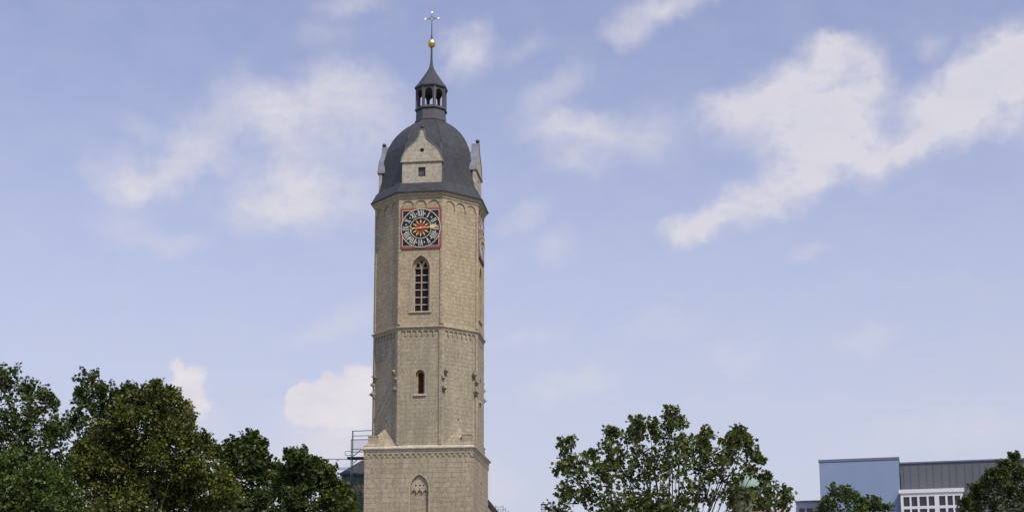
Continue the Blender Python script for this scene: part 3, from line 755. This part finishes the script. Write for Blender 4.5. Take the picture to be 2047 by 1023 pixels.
def loc(x, y, z=0): return TM @ Vector((x, y, z))
NROT = R(3.0); gc = loc(0, 6.6); nax = Vector((-math.sin(NROT), math.cos(NROT), 0)); no_ = gc + nax * 18; no_.z = 0
nave = empty('church_nave', no_, NROT)
tag(nave, 'steep gabled church nave with a dark roof edge sloping down right of the tower', 'church')
NY = 6.0; NMI = (Matrix.Translation(no_) @ Matrix.Rotation(NROT, 4, 'Z')).inverted()
o_ = NMI @ CAM; d_ = NMI.to_3x3() @ ray(977.5, 1001); q_ = o_ + d_ * ((-18 - o_.y) / d_.y)
PT = math.tan(R(50.5)); za = q_.z + q_.x * PT; NW = 10.5; ze = za - (NW + .5) * PT
mb = MB(); oy = -18.0
gpts = [(-NW, 0), (NW, 0), (NW, ze + .2), (0, za - .35), (-NW, ze + .2)]
mb.prism(Vector((0, oy + .15, 0)), Vector((1, 0, 0)), Z, Vector((0, -1, 0)), gpts, .6)
for s_ in (-1, 1): mb.face([(s_ * NW, oy + .5, 0), (s_ * NW, oy + 45, 0), (s_ * NW, oy + 45, ze + .2), (s_ * NW, oy + .5, ze + .2)], [(0, 0), (45, 0), (45, ze), (0, ze)])
mb.prism(Vector((0, oy + 45, 0)), Vector((1, 0, 0)), Z, Vector((0, -1, 0)), gpts, .6)
mb.build('wall', M_WALL2, nave)
mb = MB()
for s_ in (-1, 1):
    mb.face([(0, oy, za), (s_ * (NW + .5), oy, ze), (s_ * (NW + .5), oy + 45.3, ze), (0, oy + 45.3, za)], [(0, 0), (17, 0), (17, 45), (0, 45)])
    mb.face([(0, oy, za - .35), (s_ * (NW + .5), oy, ze - .35), (s_ * (NW + .5), oy + 45.3, ze - .35), (0, oy + 45.3, za - .35)], [(0, 0), (17, 0), (17, 45), (0, 45)])
    mb.bar((0, oy - .02, za - .15), (s_ * (NW + .5), oy - .02, ze - .15), .10, .34, Vector((0, -1, 0)).cross(Vector((s_, 0, -1))))
mb.build('roof', M_OLDROOF, nave)

# the side hall with a hipped roof, scaffolded, left of the tower
HY = 186.0
A0 = at(679, 945.5, HY); A1 = at(722, 917, HY + 5.5); zr = A1.z; zev = A0.z
hall = empty('church_hall', (A0.x + 12, HY + 8, 0)); tag(hall, 'low church hall with a hipped dark roof wrapped in green netting left of the tower', 'church hall')
bx = A0.x - (A0.x + 12); fy = -8
mb = MB(); mb.box((bx + 6.6, 0.2, (zev - .3) / 2), (12.8, 15, zev - .3)); mb.build('wall', M_WALL2, hall)
mb = MB(); rx = A1.x - (A0.x + 12)
e = [Vector((bx - .1, fy + .1, zev)), Vector((bx + 13.3, fy + .1, zev)), Vector((bx + 13.3, 8.3, zev)), Vector((bx - .1, 8.3, zev))]; r0_ = Vector((rx, -1.5, zr)); r1_ = Vector((bx + 9, -1.5, zr))
mb.face([e[0], e[1], r1_, r0_]); mb.face([e[3], e[0], r0_]); mb.face([e[2], e[3], r0_, r1_]); mb.face([e[1], e[2], r1_])
mb.build('roof', M_OLDROOF, hall)
mb = MB(); mb.bar(e[0] + Vector((-.2, -.15, -.05)), e[1] + Vector((.2, -.15, -.05)), .22, .18); mb.build('gutter', M_DARKM, hall)

# scaffold on the hall
SY = 176.0
sc0 = at(704, 1023, SY)
scaf = empty('scaffolding', (sc0.x, SY, 0)); tag(scaf, 'thin tube scaffolding with green netting standing against the left side of the tower', 'scaffolding')
def SP(px, py, dy=0.0): p = at(px, py, SY + dy); return p - Vector((sc0.x, SY, 0))
def pole(a, b, r=.04, par=scaf, m__=M_POLE, nm='pole'):
    mb = MB(); mb.tube([a, b], r, 6); return mb.build(nm, m__, par)
def down(p): return Vector((p.x, p.y, 0.0))
a = SP(704.5, 860.5); pole(down(a), a, .042); b = SP(702.3, 877, -1.0); pole(down(b), b, .042); c = SP(706, 861, 2.0); pole(down(c), c, .04)
t0 = SP(645, 917); pole(down(t0), t0, .05)
for (p, q, dy, r) in (((704, 861), (752, 859.5), 0, .05), ((704, 870.8), (752, 869.8), 0, .045), ((702, 878.5), (752, 877.8), -1, .055), ((702, 897), (752, 896), -1, .05),
                      ((702, 903), (752, 902), 0, .04), ((645, 917), (697, 917), 0, .05), ((668, 934.8), (706, 934), 0, .045), ((666, 938), (706, 937.4), 0, .04),
                      ((690, 901.5), (704, 901.2), -1, .035), ((690, 909.5), (704, 909.2), -1, .035)):
    pole(SP(*p, dy), SP(*q, dy), r, nm='rail')
pole(SP(690, 901.5, -1), SP(690, 909.5, -1), .035, nm='rail')
pole(SP(706, 911, 0), SP(737, 886, 0), .06, nm='brace'); pole(SP(706, 925, 0), SP(720, 913, 0), .05, nm='brace')
for (p, q) in (((708, 955), (700, 985)), ((712, 965), (722, 990)), ((722, 950), (722, 1023))): pole(SP(*p, -.5), SP(*q, -.5), .05, nm='brace')
mb = MB(); a, b = SP(694.5, 915.6), SP(742, 914.2); mb.box(((a.x + b.x) / 2, 0.2, (a.z + b.z) / 2), (b.x - a.x, 1.6, .16)); mb.build('platform', M_PLANK, scaf)
def sheet(nm, ps, m__):
    mb = MB(); mb.face(ps); return mb.build(nm, m__, scaf)
zn = SP(690, 949).z
mb = MB(); x0 = SP(681, 949).x; x1 = SP(735, 949).x; ns = 26
for i in range(ns):
    xa = x0 + (x1 - x0) * i / ns; xb = x0 + (x1 - x0) * (i + 1) / ns; ya = .16 * math.sin(i * 1.3) - .9; yb = .16 * math.sin((i + 1) * 1.3) - .9
    mb.face([(xa, ya, 2), (xb, yb, 2), (xb, yb, zn), (xa, ya, zn)], None, 0, True)
mb.build('netting', M_GNET, scaf)
mb = MB(); x0 = SP(704.5, 879).x; x1 = SP(740, 880).x; za_, zb_ = SP(720, 879).z, SP(720, 903).z
for i in range(10):
    xa = x0 + (x1 - x0) * i / 10; xb = x0 + (x1 - x0) * (i + 1) / 10
    mb.face([(xa, .3 + .05 * math.sin(i * 2), zb_), (xb, .3 + .05 * math.sin(i * 2 + 2), zb_), (xb, .3 + .05 * math.sin(i * 2 + 2), za_), (xa, .3 + .05 * math.sin(i * 2), za_)], None, 0, True)
mb.build('pale_sheet', M_GNET2, scaf)

# the little stepped scaffold behind the nave roof, right of the tower
S2Y = 205.0; b0 = at(1003, 1023, S2Y); sc2 = empty('roof_scaffold', (b0.x, S2Y, 0)); tag(sc2, 'small stepped tube scaffold rising behind the nave roof to the right of the tower', 'scaffolding')
def S2(px, py): p = at(px, py, S2Y); return p - Vector((b0.x, S2Y, 0))
for i, (x0, x1, y0) in enumerate(((991, 1005.5, 1012.2), (996, 1011, 1017.6), (1001, 1016, 1023), (1006, 1021, 1029))):
    for dz in (0, ): pole(S2(x0, y0), S2(x1, y0), .045, sc2, nm='rail')
    for x in (x0, x1): a = S2(x, y0 - 3.5); pole(Vector((a.x, a.y, 0)), a, .045, sc2)

# ------------------------------------------------------------------ lattice mast, far away
MY = 300.0; mc = at(1086, 1020, MY); mast = empty('lattice_mast', (mc.x, MY, 0)); tag(mast, 'slim dark steel lattice mast far off between the tower and the plane tree', 'mast')
zt_ = at(1086, 1008, MY).z; mb = MB(); w = .42
for a in (-w, w):
    for b in (-w, w): mb.bar((a, b, 0), (a, b, zt_), .10)
k = 0; z = zt_
while z > 1:
    for (p, q) in (((-w, -w), (w, -w)), ((w, -w), (w, w)), ((w, w), (-w, w)), ((-w, w), (-w, -w))):
        mb.bar((*p, z), (*q, z), .07); mb.bar((*(p if k % 2 else q), z), (*(q if k % 2 else p), z - .9), .06)
    z -= .9; k += 1
mb.build('lattice', M_DARKM, mast)
mb = MB(); mb.box((0, 0, zt_ + .12), (1.0, 1.0, .12)); mb.box((0, 0, zt_ + .45), (.5, .5, .08)); mb.bar((0, 0, zt_), (0, 0, zt_ + .65), .08); mb.build('mast_head', M_DARKM, mast)

# ------------------------------------------------------------------ domed turret and red roofed house behind the plane tree
M_COPPER = simple('verdigris_copper', (.27, .40, .33), .6, 0, .15, 1.0)
M_TILE = simple('red_clay_tile', (.27, .11, .075), .85, 0, .3, 2.2)
DY = 220.0; dc_ = at(1495, 975, DY); tur = empty('domed_turret', (dc_.x, DY, 0)); tag(tur, 'round turret with a green copper dome half hidden by the plane tree', 'turret')
rd = 29.5 / FPX * (dc_ - CAM).dot(fwd)
mb = MB(); mb.lathe([(rd * .9, 0), (rd * .9, dc_.z - .3), (rd * 1.06, dc_.z - .2), (rd * 1.06, dc_.z)], 24, smooth=False); mb.build('drum', simple('weathered_drum_copper', (.13, .16, .12), .9, 0, .3, 3.0), tur)
mb = MB(); mb.lathe([(rd * math.cos(R(a)), dc_.z + rd * 1.02 * math.sin(R(a))) for a in range(0, 90, 6)] + [(.05, dc_.z + rd * 1.02), (.04, dc_.z + rd * 1.2), (0, dc_.z + rd * 1.21)], 16, smooth=True); mb.build('dome', M_COPPER, tur)
HY2 = 205.0; pa, pb = at(1466, 1011, HY2), at(1592, 1012, HY2)
house = empty('red_roofed_house', ((pa.x + pb.x) / 2, HY2 + 5, 0)); tag(house, 'low house with an orange red clay tile roof behind the plane tree', 'house')
hw = (pb.x - pa.x) / 2; zr = pa.z - .2; ze = zr - 4.2
mb = MB(); mb.box((0, 0, ze / 2), (2 * hw - .6, 9.4, ze)); mb.build('wall', M_ORN, house)
mb = MB()
for s_ in (-1, 1): mb.face([(-hw, s_ * 5.2, ze - .2), (hw, s_ * 5.2, ze - .2), (hw, 0, zr), (-hw, 0, zr)])
for s_ in (-1, 1): mb.face([(s_ * (hw - .3), -5, ze), (s_ * (hw - .3), 5, ze), (s_ * (hw - .3), 0, zr - .1)])
mb.build('roof', M_TILE, house)

# ------------------------------------------------------------------ blue and grey modern building
M_BLUE = simple('pale_blue_render', (.235, .31, .45), .85, 0, .05, .5)
M_BLUE2 = simple('blue_grey_coping', (.14, .17, .26), .6, 0, .1)
M_ZINC = simple('grey_zinc_cladding', (.118, .130, .146), .5, .1, .16, .5, .5, (1, 1, .3))
M_WFR = mat('white_window_frame', (.70, .72, .74), .6)
M_LGREY = simple('light_grey_panel', (.42, .43, .47), .7, 0, .06)
M_WGL = mat('dark_window_glass', (.035, .03, .045), .12, 0, .6)
BY = 120.0
Q0 = at(1637, 918.5, BY); zB1 = Q0.z; Q1 = atz(1796, 912.5, zB1)
bu = (Q1 - Q0); bl = bu.length; bu.normalize(); bn = Vector((bu.y, -bu.x, 0))       # bn points at the camera side
bang = math.atan2(bu.y, bu.x)
bld = empty('office_building', (Q0.x, Q0.y, 0), bang); tag(bld, 'modern building with a plain pale blue block beside grey standing seam cladding', 'office building')
BMI = (Matrix.Translation((Q0.x, Q0.y, 0)) @ Matrix.Rotation(bang, 4, 'Z')).inverted()
def bh(px, py, off=0.0):            # hit on the facade plane, off metres in front of it
    o = BMI @ CAM; d = BMI.to_3x3() @ ray(px, py); p = o + d * ((-off - o.y) / d.y); return p.x, p.z
mb = MB(); mb.box((bl / 2, 6, (zB1 - .20) / 2), (bl, 12, zB1 - .20)); mb.build('blue_wall', M_BLUE, bld)
mb = MB(); mb.box((bl / 2, 6, zB1 - .10), (bl + .10, 12.10, .20)); mb.build('coping', M_BLUE2, bld)
zG = bh(1800, 923)[1]; xe = bh(2110, 915)[0]; GR = .25
mb = MB(); mb.box(((bl + xe) / 2 + .03, 6 + GR, (zG - .12) / 2), (xe - bl - .1, 12, zG - .12))
x = bl + .35; k = 0
while x < xe: mb.box((x, GR - .015, (zG - .12) / 2 + .0), (.04, .03, zG - .13)); x += (.52, .66, .60)[k % 3]; k += 1
mb.build('zinc_wall', M_ZINC, bld)
mb = MB(); mb.box(((bl + xe) / 2 + .03, 6 + GR, zG - .06), (xe - bl, 12.2, .12)); mb.build('parapet_cap', M_BLUE2, bld)
# white bay with windows
OFF = .55
xa, zt1 = bh(1799.5, 979.5, OFF); xb, _ = bh(1924, 977.5, OFF); 
rows = [bh(1840, 991.5, OFF)[1], bh(1840, 1010.5, OFF)[1], bh(1840, 1016, OFF)[1]]
hgt = rows[0] - rows[1]; gap = rows[1] - rows[2]
cols = [(bh(a, 1000, OFF)[0], bh(b, 1000, OFF)[0]) for a, b in ((1806, 1818.4), (1822, 1833.7), (1838, 1852.6), (1856.5, 1868.2), (1877.5, 1890), (1894.4, 1905), (1908.5, 1920))]
holes = []; zrow = []
for r_ in range(9):
    zt2 = rows[0] - r_ * (hgt + gap); 
    if zt2 - hgt < 1: break
    zrow.append(zt2)
    for (a, b) in cols: holes.append([(a, zt2 - hgt), (b, zt2 - hgt), (b, zt2), (a, zt2)])
mb = MB(); mb.prism(Vector((0, -OFF, 0)), Vector((1, 0, 0)), Z, Vector((0, -1, 0)), [(xa, .3), (xb, .3), (xb, zt1), (xa, zt1)], .22, holes)
mb.box(((xa + xb) / 2, -OFF / 2 + .28, zt1 - .05), (xb - xa + .0, OFF + .1, .14)); 
xc = (cols[3][1] + cols[4][0]) / 2
bay = mb.build('window_bay', M_WFR, bld)
mb = MB(); mb.box(((xa + xb) / 2, -OFF - .04, zt1 - .10), (xb - xa + .25, .12, .30)); mb.build('bay_cornice', M_WFR, bay)
for zt2 in zrow[:3]:
    for (a, b) in cols:
        mb = MB(); mb.panel(Vector((0, -OFF + .14, 0)), Vector((1, 0, 0)), Z, Vector((0, -1, 0)), [(a - .03, zt2 - hgt - .03), (b + .03, zt2 - hgt - .03), (b + .03, zt2 + .03), (a - .03, zt2 + .03)])
        mb.build('window_pane', M_WGL, bay)
mb = MB(); mb.box(((xa + xb) / 2, 0, zt1 / 2), (xb - xa - .1, .35, zt1 - .2)); mb.build('bay_core', M_DARK, bay)
# grey annex on the left
x0, z0_ = bh(1590.5, 1003, -3.0); x1, _ = bh(1641, 1001.5, -3.0)
wv = [(bh(1597.5, 1016, -3)[0], bh(1608.5, 1016, -3)[0]), (bh(1613, 1016, -3)[0], bh(1625, 1016, -3)[0])]; zw = bh(1600, 1015.5, -3)[1]
mb = MB(); mb.prism(Vector((0, 3, 0)), Vector((1, 0, 0)), Z, Vector((0, -1, 0)), [(x0, 0), (x1, 0), (x1, z0_), (x0, z0_)], .3, [[(a, zw - 1.4), (b, zw - 1.4), (b, zw), (a, zw)] for a, b in wv])
mb.box(((x0 + x1) / 2, 7.5, z0_ / 2 - .1), (x1 - x0 - .02, 8.3, z0_ - .3)); an = mb.build('grey_annex', M_LGREY, bld)
mb = MB(); mb.box(((x0 + x1) / 2, 7.3, z0_ + .05), (x1 - x0 + .1, 8.9, .1)); mb.build('roof_edge', M_BLUE2, an)
for a, b in wv:
    mb = MB(); mb.panel(Vector((0, 3.2, 0)), Vector((1, 0, 0)), Z, Vector((0, -1, 0)), [(a, zw - 1.4), (b, zw - 1.4), (b, zw), (a, zw)]); mb.build('window_pane', M_WGL, an)

# ------------------------------------------------------------------ trees
def leafmat(name, dark, mid, light, yellow=None, trans=.35, yf=.12):
    mt = mat(name, mid, .55, 0, .35); g = G(mt)
    ge = g.n('ShaderNodeNewGeometry'); rnd = ge.outputs['Random Per Island']
    stops = [(0.0, dark), (.45, mid), (.9 - yf, light)]
    if yellow: stops.append((1.0 - yf * .5, yellow))
    c = g.ramp(rnd, stops)
    tc = g.n('ShaderNodeTexCoord').outputs['Object']
    n = g.n('ShaderNodeTexNoise', {'Vector': tc, 'Scale': .55, 'Detail': 3.0})
    c = g.mix(g.ramp(n.outputs[0], [(.35, (0,) * 3), (.65, (.35,) * 3)]), c, dark)
    g.link(c, g.b.inputs['Base Color'])
    t = g.n('ShaderNodeBsdfTranslucent'); tcx = g.mix(1.0, c, (1.5, 1.6, .55), 'MULTIPLY'); g.link(tcx, t.inputs['Color'])
    ms = g.n('ShaderNodeMixShader', {0: trans}); g.link(g.b.outputs[0], ms.inputs[1]); g.link(t.outputs[0], ms.inputs[2])
    g.link(ms.outputs[0], g.t.nodes['Material Output'].inputs['Surface']); return mt
L_PLANE = leafmat('plane_leaf', (.038, .058, .012), (.074, .108, .022), (.118, .148, .032), (.18, .19, .05), .28)
L_LIND = leafmat('linden_leaf', (.034, .050, .008), (.082, .104, .016), (.150, .168, .030), (.24, .24, .055), .25, .16)
L_MAPLE = leafmat('maple_leaf', (.026, .046, .011), (.056, .088, .019), (.090, .125, .026), (.15, .17, .045), .25)
L_LIME = leafmat('lime_leaf', (.030, .056, .010), (.064, .105, .020), (.100, .150, .030), (.22, .24, .06), .28, .12)
M_BARK = simple('tree_bark', (.075, .062, .048), .9, 0, .35, 6, .2, (1, 1, .3), .5)

LEAF = {'broad': [(0, 0), (.30, .18), (.52, .12), (.40, .42), (.58, .62), (.26, .66), (0, 1.0), (-.26, .66), (-.58, .62), (-.40, .42), (-.52, .12), (-.30, .18)],
        'oval': [(0, 0), (.30, .25), (.36, .55), (0, 1.0), (-.36, .55), (-.30, .25)]}
def leaves_mesh(name, P_, D_, size, shape, m__, par):
    """P_ leaf bases, D_ leaf directions (n,3)"""
    n = len(P_); tp = np.array(LEAF[shape]); kv = len(tp)
    D_ = D_ / np.linalg.norm(D_, axis=1, keepdims=True)
    rv = rng.normal(size=(n, 3)); rv[:, 2] += 1.1
    S = np.cross(D_, rv); S /= np.linalg.norm(S, axis=1, keepdims=True) + 1e-9; Nn = np.cross(S, D_)
    sz = (size * rng.uniform(.6, 1.25, n))[:, None]
    V = np.empty((n, kv, 3))
    for i, (a, b) in enumerate(tp):
        fold = -abs(a) * .35 - .22 * b * b
        V[:, i] = P_ + sz * (S * a + D_ * b + Nn * fold)
    me = bpy.data.meshes.new(name); V = V.reshape(-1, 3)
    me.vertices.add(n * kv); me.vertices.foreach_set('co', V.ravel())
    me.loops.add(n * kv); me.loops.foreach_set('vertex_index', np.arange(n * kv, dtype=np.int32))
    me.polygons.add(n); me.polygons.foreach_set('loop_start', np.arange(n, dtype=np.int32) * kv); me.polygons.foreach_set('loop_total', np.full(n, kv, dtype=np.int32))
    me.update(calc_edges=True)
    return link(name, me, m__, par)
def tree(name, label, Y, basex, lobes, leaf, shape, m__, dens, group=None, shoot=.30, depth=1.0, fill=True, trunk_r=.22, up_=.55, spread=.22, cat='tree', low=None, nsh=9, core=0.0, spikes=5, tufts=0):
    """lobes: (px, py, r_px) seen from the camera at distance Y; each gets its own depth"""
    base = at(basex, 1100, Y); bx_ = Vector((base.x, Y, 0))
    root = empty(name, bx_); tag(root, label, cat, group)
    L3 = []
    for (px, py, r) in lobes:
        c = at(px, py, Y); rm = r / FPX * (c - CAM).dot(fwd); L3.append((c, rm, 0.0))
    xs = [l[0].x for l in L3]; cx = (min(xs) + max(xs)) / 2; hwid = (max(xs) - min(xs)) / 2 + .1
    out = []; tuftset = set()
    for (c, rm, _) in L3:
        t = max(0.0, 1 - ((c.x - cx) / (hwid + .5)) ** 2); dy = rng.uniform(-1, 1) * hwid * .55 * depth * math.sqrt(t)
        k = (c.y + dy) / c.y; c2 = CAM + (c - CAM) * k; out.append((c2, rm * k))
    for _ in range(tufts):   # small bough ends standing out of the crown towards the light
        c_, r_ = out[rng.integers(0, len(L3))]; a = rng.uniform(-1.4, 1.4); e_ = rng.uniform(-.2, 1.1)
        tuftset.add(len(out)); out.append((c_ + Vector((math.sin(a) * math.cos(e_), -math.cos(a) * math.cos(e_), math.sin(e_))) * r_ * .80, r_ * rng.uniform(.30, .45)))
    if fill:            # body of the crown below the frame and behind
        zlo = low or 3.0; zmin = min(l[0].z for l in out) ; z = zmin - .6
        while z > zlo:
            for k in range(4):
                a = rng.uniform(0, 2 * math.pi); rr = hwid * rng.uniform(.2, .75)
                out.append((Vector((cx + rr * math.cos(a), Y + rr * math.sin(a) * .8, z)), hwid * rng.uniform(.28, .42)))
            z -= 1.3
    PS = []; DS = []; lim = MB(); trk = MB()
    fork = Vector((bx_.x, Y, min(2.8, min(l[0].z for l in out) * .5))); top = max(out, key=lambda l: l[0].z)[0]
    lead = [Vector((0, 0, 0)), fork - bx_, (fork - bx_) * .7 + (top - bx_) * .3 + Vector((.35, .3, 0)), (fork - bx_) * .42 + (top - bx_) * .58 + Vector((.1, .4, 0))]
    trk.tube([lead[0], lead[0] + Vector((0, 0, .5)), lead[1], lead[2], lead[3]], [trunk_r * 1.35, trunk_r, trunk_r * .8, trunk_r * .3, .015], 9)
    for io, (c, rm) in enumerate(out):
        c = np.array(c); vol = rm ** 2
        # limb
        s = fork + (top - fork) * rng.uniform(0, .45); e = Vector(c) ; mid_ = s.lerp(e, .5) + Vector((rng.uniform(-.3, .3), rng.uniform(-.3, .3), -.15 * (e - s).length * rng.uniform(0, 1)))
        if io not in tuftset and c[2] > 5: lim.tube([s - bx_, mid_ - bx_, e - bx_], [trunk_r * .24, trunk_r * .14, trunk_r * .05], 6, True, False)
        ns = max(nsh, int(nsh * (rm / .9) ** 1.5))
        if core:
            nc = int(core * vol / leaf ** 2); d = rng.normal(size=(nc, 3)); d /= np.linalg.norm(d, axis=1, keepdims=True)
            PS.append(c + d * rm * rng.uniform(.1, .88, (nc, 1)) ** .6); DS.append(d + rng.normal(size=(nc, 3)) * .6)
        exposed = not any((o2[0] - Vector(c)).length > .01 and abs(o2[0].x - c[0]) < o2[1] * .8 and o2[0].z > c[2] + .3 * rm for o2 in out)
        if exposed and spikes:
            for _ in range(spikes):
                a = rng.uniform(0, 6.28); st = c + np.array([math.cos(a), math.sin(a), 0]) * rm * rng.uniform(0, .75)
                ln = rm * rng.uniform(.95, 1.55); en = st + np.array([rng.normal() * .2 * ln, rng.normal() * .2 * ln, ln]); n_l = int(ln / leaf * 4.2)
                t = rng.uniform(.35, 1.0, n_l); axis = st + (en - st) * t[:, None]; off = rng.normal(size=(n_l, 3)); off[:, 2] *= .3
                off /= np.linalg.norm(off, axis=1, keepdims=True); PS.append(axis + off * leaf * .55 * (1.35 - t[:, None])); dd = off + np.array([0, 0, .1]); DS.append(dd)
                lim.tube([Vector(st) - bx_, Vector(en) - bx_], [.018, .005], 4, False, False)
        for _ in range(ns):
            d = rng.normal(size=3); d /= np.linalg.norm(d); d[2] = d[2] * .8 + up_ * rng.uniform(.2, 1.2); d /= np.linalg.norm(d)
            ln = rm * rng.uniform(.75, 1.15 + shoot * .5); st = c + d * rm * .1; en = c + d * ln; bend = np.array([0, 0, .12 * ln])
            en = en + bend
            n_l = int(dens * ln / leaf * rng.uniform(.7, 1.3))
            t = rng.uniform(.12, 1.0, n_l) ** .75
            axis = st + (en - st) * t[:, None]; sp_ = spread * rm * (1.12 - t)[:, None] + leaf * .55
            off = rng.normal(size=(n_l, 3)); off /= np.linalg.norm(off, axis=1, keepdims=True)
            PS.append(axis + off * sp_ * rng.uniform(.2, 1, (n_l, 1))); dd = off + d * .5; dd[:, 2] -= .35; DS.append(dd)
            if rng.uniform() < .55: lim.tube([Vector(st) - bx_, Vector((st + en) / 2) - bx_ - Vector((0, 0, .04 * ln)), Vector(en) - bx_], [.028, .018, .007], 4, False, False)
    trk.build('trunk', M_BARK, root); lim.build('limb', M_BARK, root)
    A_ = np.concatenate(PS) - np.array(bx_)
    print(name, 'leaves', len(A_))
    leaves_mesh('crown', A_, np.concatenate(DS), leaf, shape, m__, root)
    return root

tree('maple_tree', 'dark green maple with ragged upright shoots at the far left edge of the row', 62, 20,
     [(12, 768, 34), (-20, 800, 45), (60, 792, 27), (45, 830, 45), (95, 808, 24), (85, 850, 42), (110, 880, 35), (20, 880, 60), (70, 930, 60), (-30, 900, 60), (120, 930, 40), (10, 960, 60), (100, 985, 50), (-80, 860, 70)],
     .15, 'broad', L_MAPLE, 4.6, nsh=12, group='trees in a row left of the church tower', core=3, spikes=8, shoot=.4)
tree('maple_tree', 'dark green maple whose narrow top rises between the far left maple and the yellowish linden', 66, 190,
     [(182, 772, 25), (160, 805, 22), (205, 795, 25), (185, 820, 34), (152, 850, 22), (170, 880, 36), (215, 840, 40), (262, 785, 17), (240, 805, 25), (285, 800, 22), (150, 935, 34), (200, 930, 50), (140, 985, 40), (330, 800, 20)],
     .15, 'broad', L_MAPLE, 4.6, nsh=12, group='trees in a row left of the church tower', core=3, spikes=8, shoot=.4)
tree('linden_tree', 'big linden with yellowish olive leaves and hanging bracts in front of the dark maples', 50, 285,
     [(308, 792, 28), (345, 800, 24), (275, 815, 34), (318, 835, 48), (365, 832, 28), (245, 845, 36), (215, 880, 42), (370, 868, 40), (290, 880, 62), (340, 915, 62), (395, 905, 36), (190, 930, 48), (245, 940, 66), (405, 945, 44), (300, 970, 72), (375, 990, 66), (190, 990, 60), (440, 985, 42), (250, 1020, 70), (340, 1040, 80), (430, 1030, 50)],
     .115, 'oval', L_LIND, 6.0, nsh=16, group='trees in a row left of the church tower', core=6, tufts=70, up_=.35, spread=.30, shoot=.2)
tree('linden_tree', 'green round topped tree just right of the big yellowish linden', 60, 500,
     [(495, 893, 26), (520, 905, 24), (465, 905, 24), (500, 930, 40), (455, 935, 28), (535, 935, 26), (480, 965, 44), (535, 970, 36), (440, 975, 30), (500, 1010, 50), (450, 1020, 40), (425, 905, 14)],
     .15, 'broad', L_MAPLE, 5.6, nsh=13, group='trees in a row left of the church tower', core=5, tufts=25, shoot=.2)
tree('linden_tree', 'dark green tree with three small humps nearest the left side of the church tower', 57, 620,
     [(594, 925, 27), (572, 945, 20), (615, 940, 24), (650, 948, 20), (632, 960, 28), (598, 965, 38), (560, 985, 30), (655, 975, 26), (685, 985, 20), (610, 1005, 48), (660, 1010, 38), (700, 1010, 22), (570, 1030, 40), (690, 1040, 36)],
     .14, 'broad', L_MAPLE, 5.8, nsh=14, group='trees in a row left of the church tower', core=5, tufts=25, shoot=.2)
tree('young_linden_tree', 'low yellow green tree in the lower left corner in front of the maples', 42, 40,
     [(20, 935, 40), (65, 955, 40), (105, 970, 34), (-20, 960, 50), (45, 985, 50), (140, 1000, 34), (95, 1015, 40), (0, 1030, 60), (150, 1040, 40)],
     .11, 'oval', L_LIME, 6.0, nsh=18, group='trees in a row left of the church tower', core=6, up_=.3, shoot=.2)
tree('plane_tree', 'large loose crowned plane tree with sky showing through, right of the church tower', 48, 1335,
     [(1132, 903, 24), (1120, 935, 24), (1150, 930, 24), (1158, 965, 32), (1125, 985, 24), (1160, 1005, 34), (1180, 915, 14), (1195, 940, 30), (1222, 878, 20), (1218, 905, 26), (1215, 970, 38), (1240, 930, 34), (1276, 855, 20), (1262, 880, 22), (1300, 868, 22), (1285, 905, 36), (1260, 960, 40), (1310, 940, 40),
      (1343, 832, 17), (1335, 855, 20), (1360, 850, 18), (1345, 890, 36), (1375, 920, 36), (1350, 960, 46), (1300, 990, 46), (1412, 878, 19), (1400, 900, 24), (1425, 910, 26), (1405, 945, 36), (1476, 870, 17), (1462, 890, 20), (1488, 890, 18), (1458, 925, 32), (1505, 905, 18), (1490, 935, 24), (1515, 922, 14), (1445, 965, 36), (1410, 1000, 40), (1480, 985, 26),
      (1532, 965, 18), (1545, 985, 20), (1520, 1000, 24), (1572, 990, 15), (1560, 1005, 18), (1220, 1020, 44), (1120, 1030, 32), (1340, 1030, 50), (1470, 1030, 44), (1540, 1030, 34)],
     .135, 'broad', L_PLANE, 3.4, nsh=12, shoot=.45, spread=.36, up_=.6, trunk_r=.17)
tree('broadleaf_tree', 'small light green tree in front of the pale blue building', 85, 1705,
     [(1668, 985, 15), (1692, 985, 12), (1680, 1000, 20), (1706, 1000, 17), (1655, 1005, 14), (1725, 1010, 15), (1752, 1003, 11), (1755, 1018, 15), (1700, 1020, 28), (1735, 1025, 20), (1665, 1022, 20), (1775, 1018, 9), (1640, 1020, 12)],
     .15, 'broad', L_LIME, 4.0, nsh=12, shoot=.3, trunk_r=.15)
tree('broadleaf_tree', 'darker tree with pointed shoots at the right edge hiding the end of the grey facade', 80, 1990,
     [(2030, 922, 14), (2032, 945, 18), (2007, 935, 13), (2003, 955, 17), (1980, 958, 16), (1972, 980, 20), (2045, 960, 24), (1950, 985, 14), (1945, 1003, 18), (2010, 985, 28), (1930, 1012, 14), (1975, 1010, 28), (2050, 1000, 34), (2020, 1030, 36), (1940, 1030, 24), (2080, 950, 34)],
     .14, 'broad', L_MAPLE, 5.0, nsh=13, shoot=.45, trunk_r=.18, core=4, spikes=12)
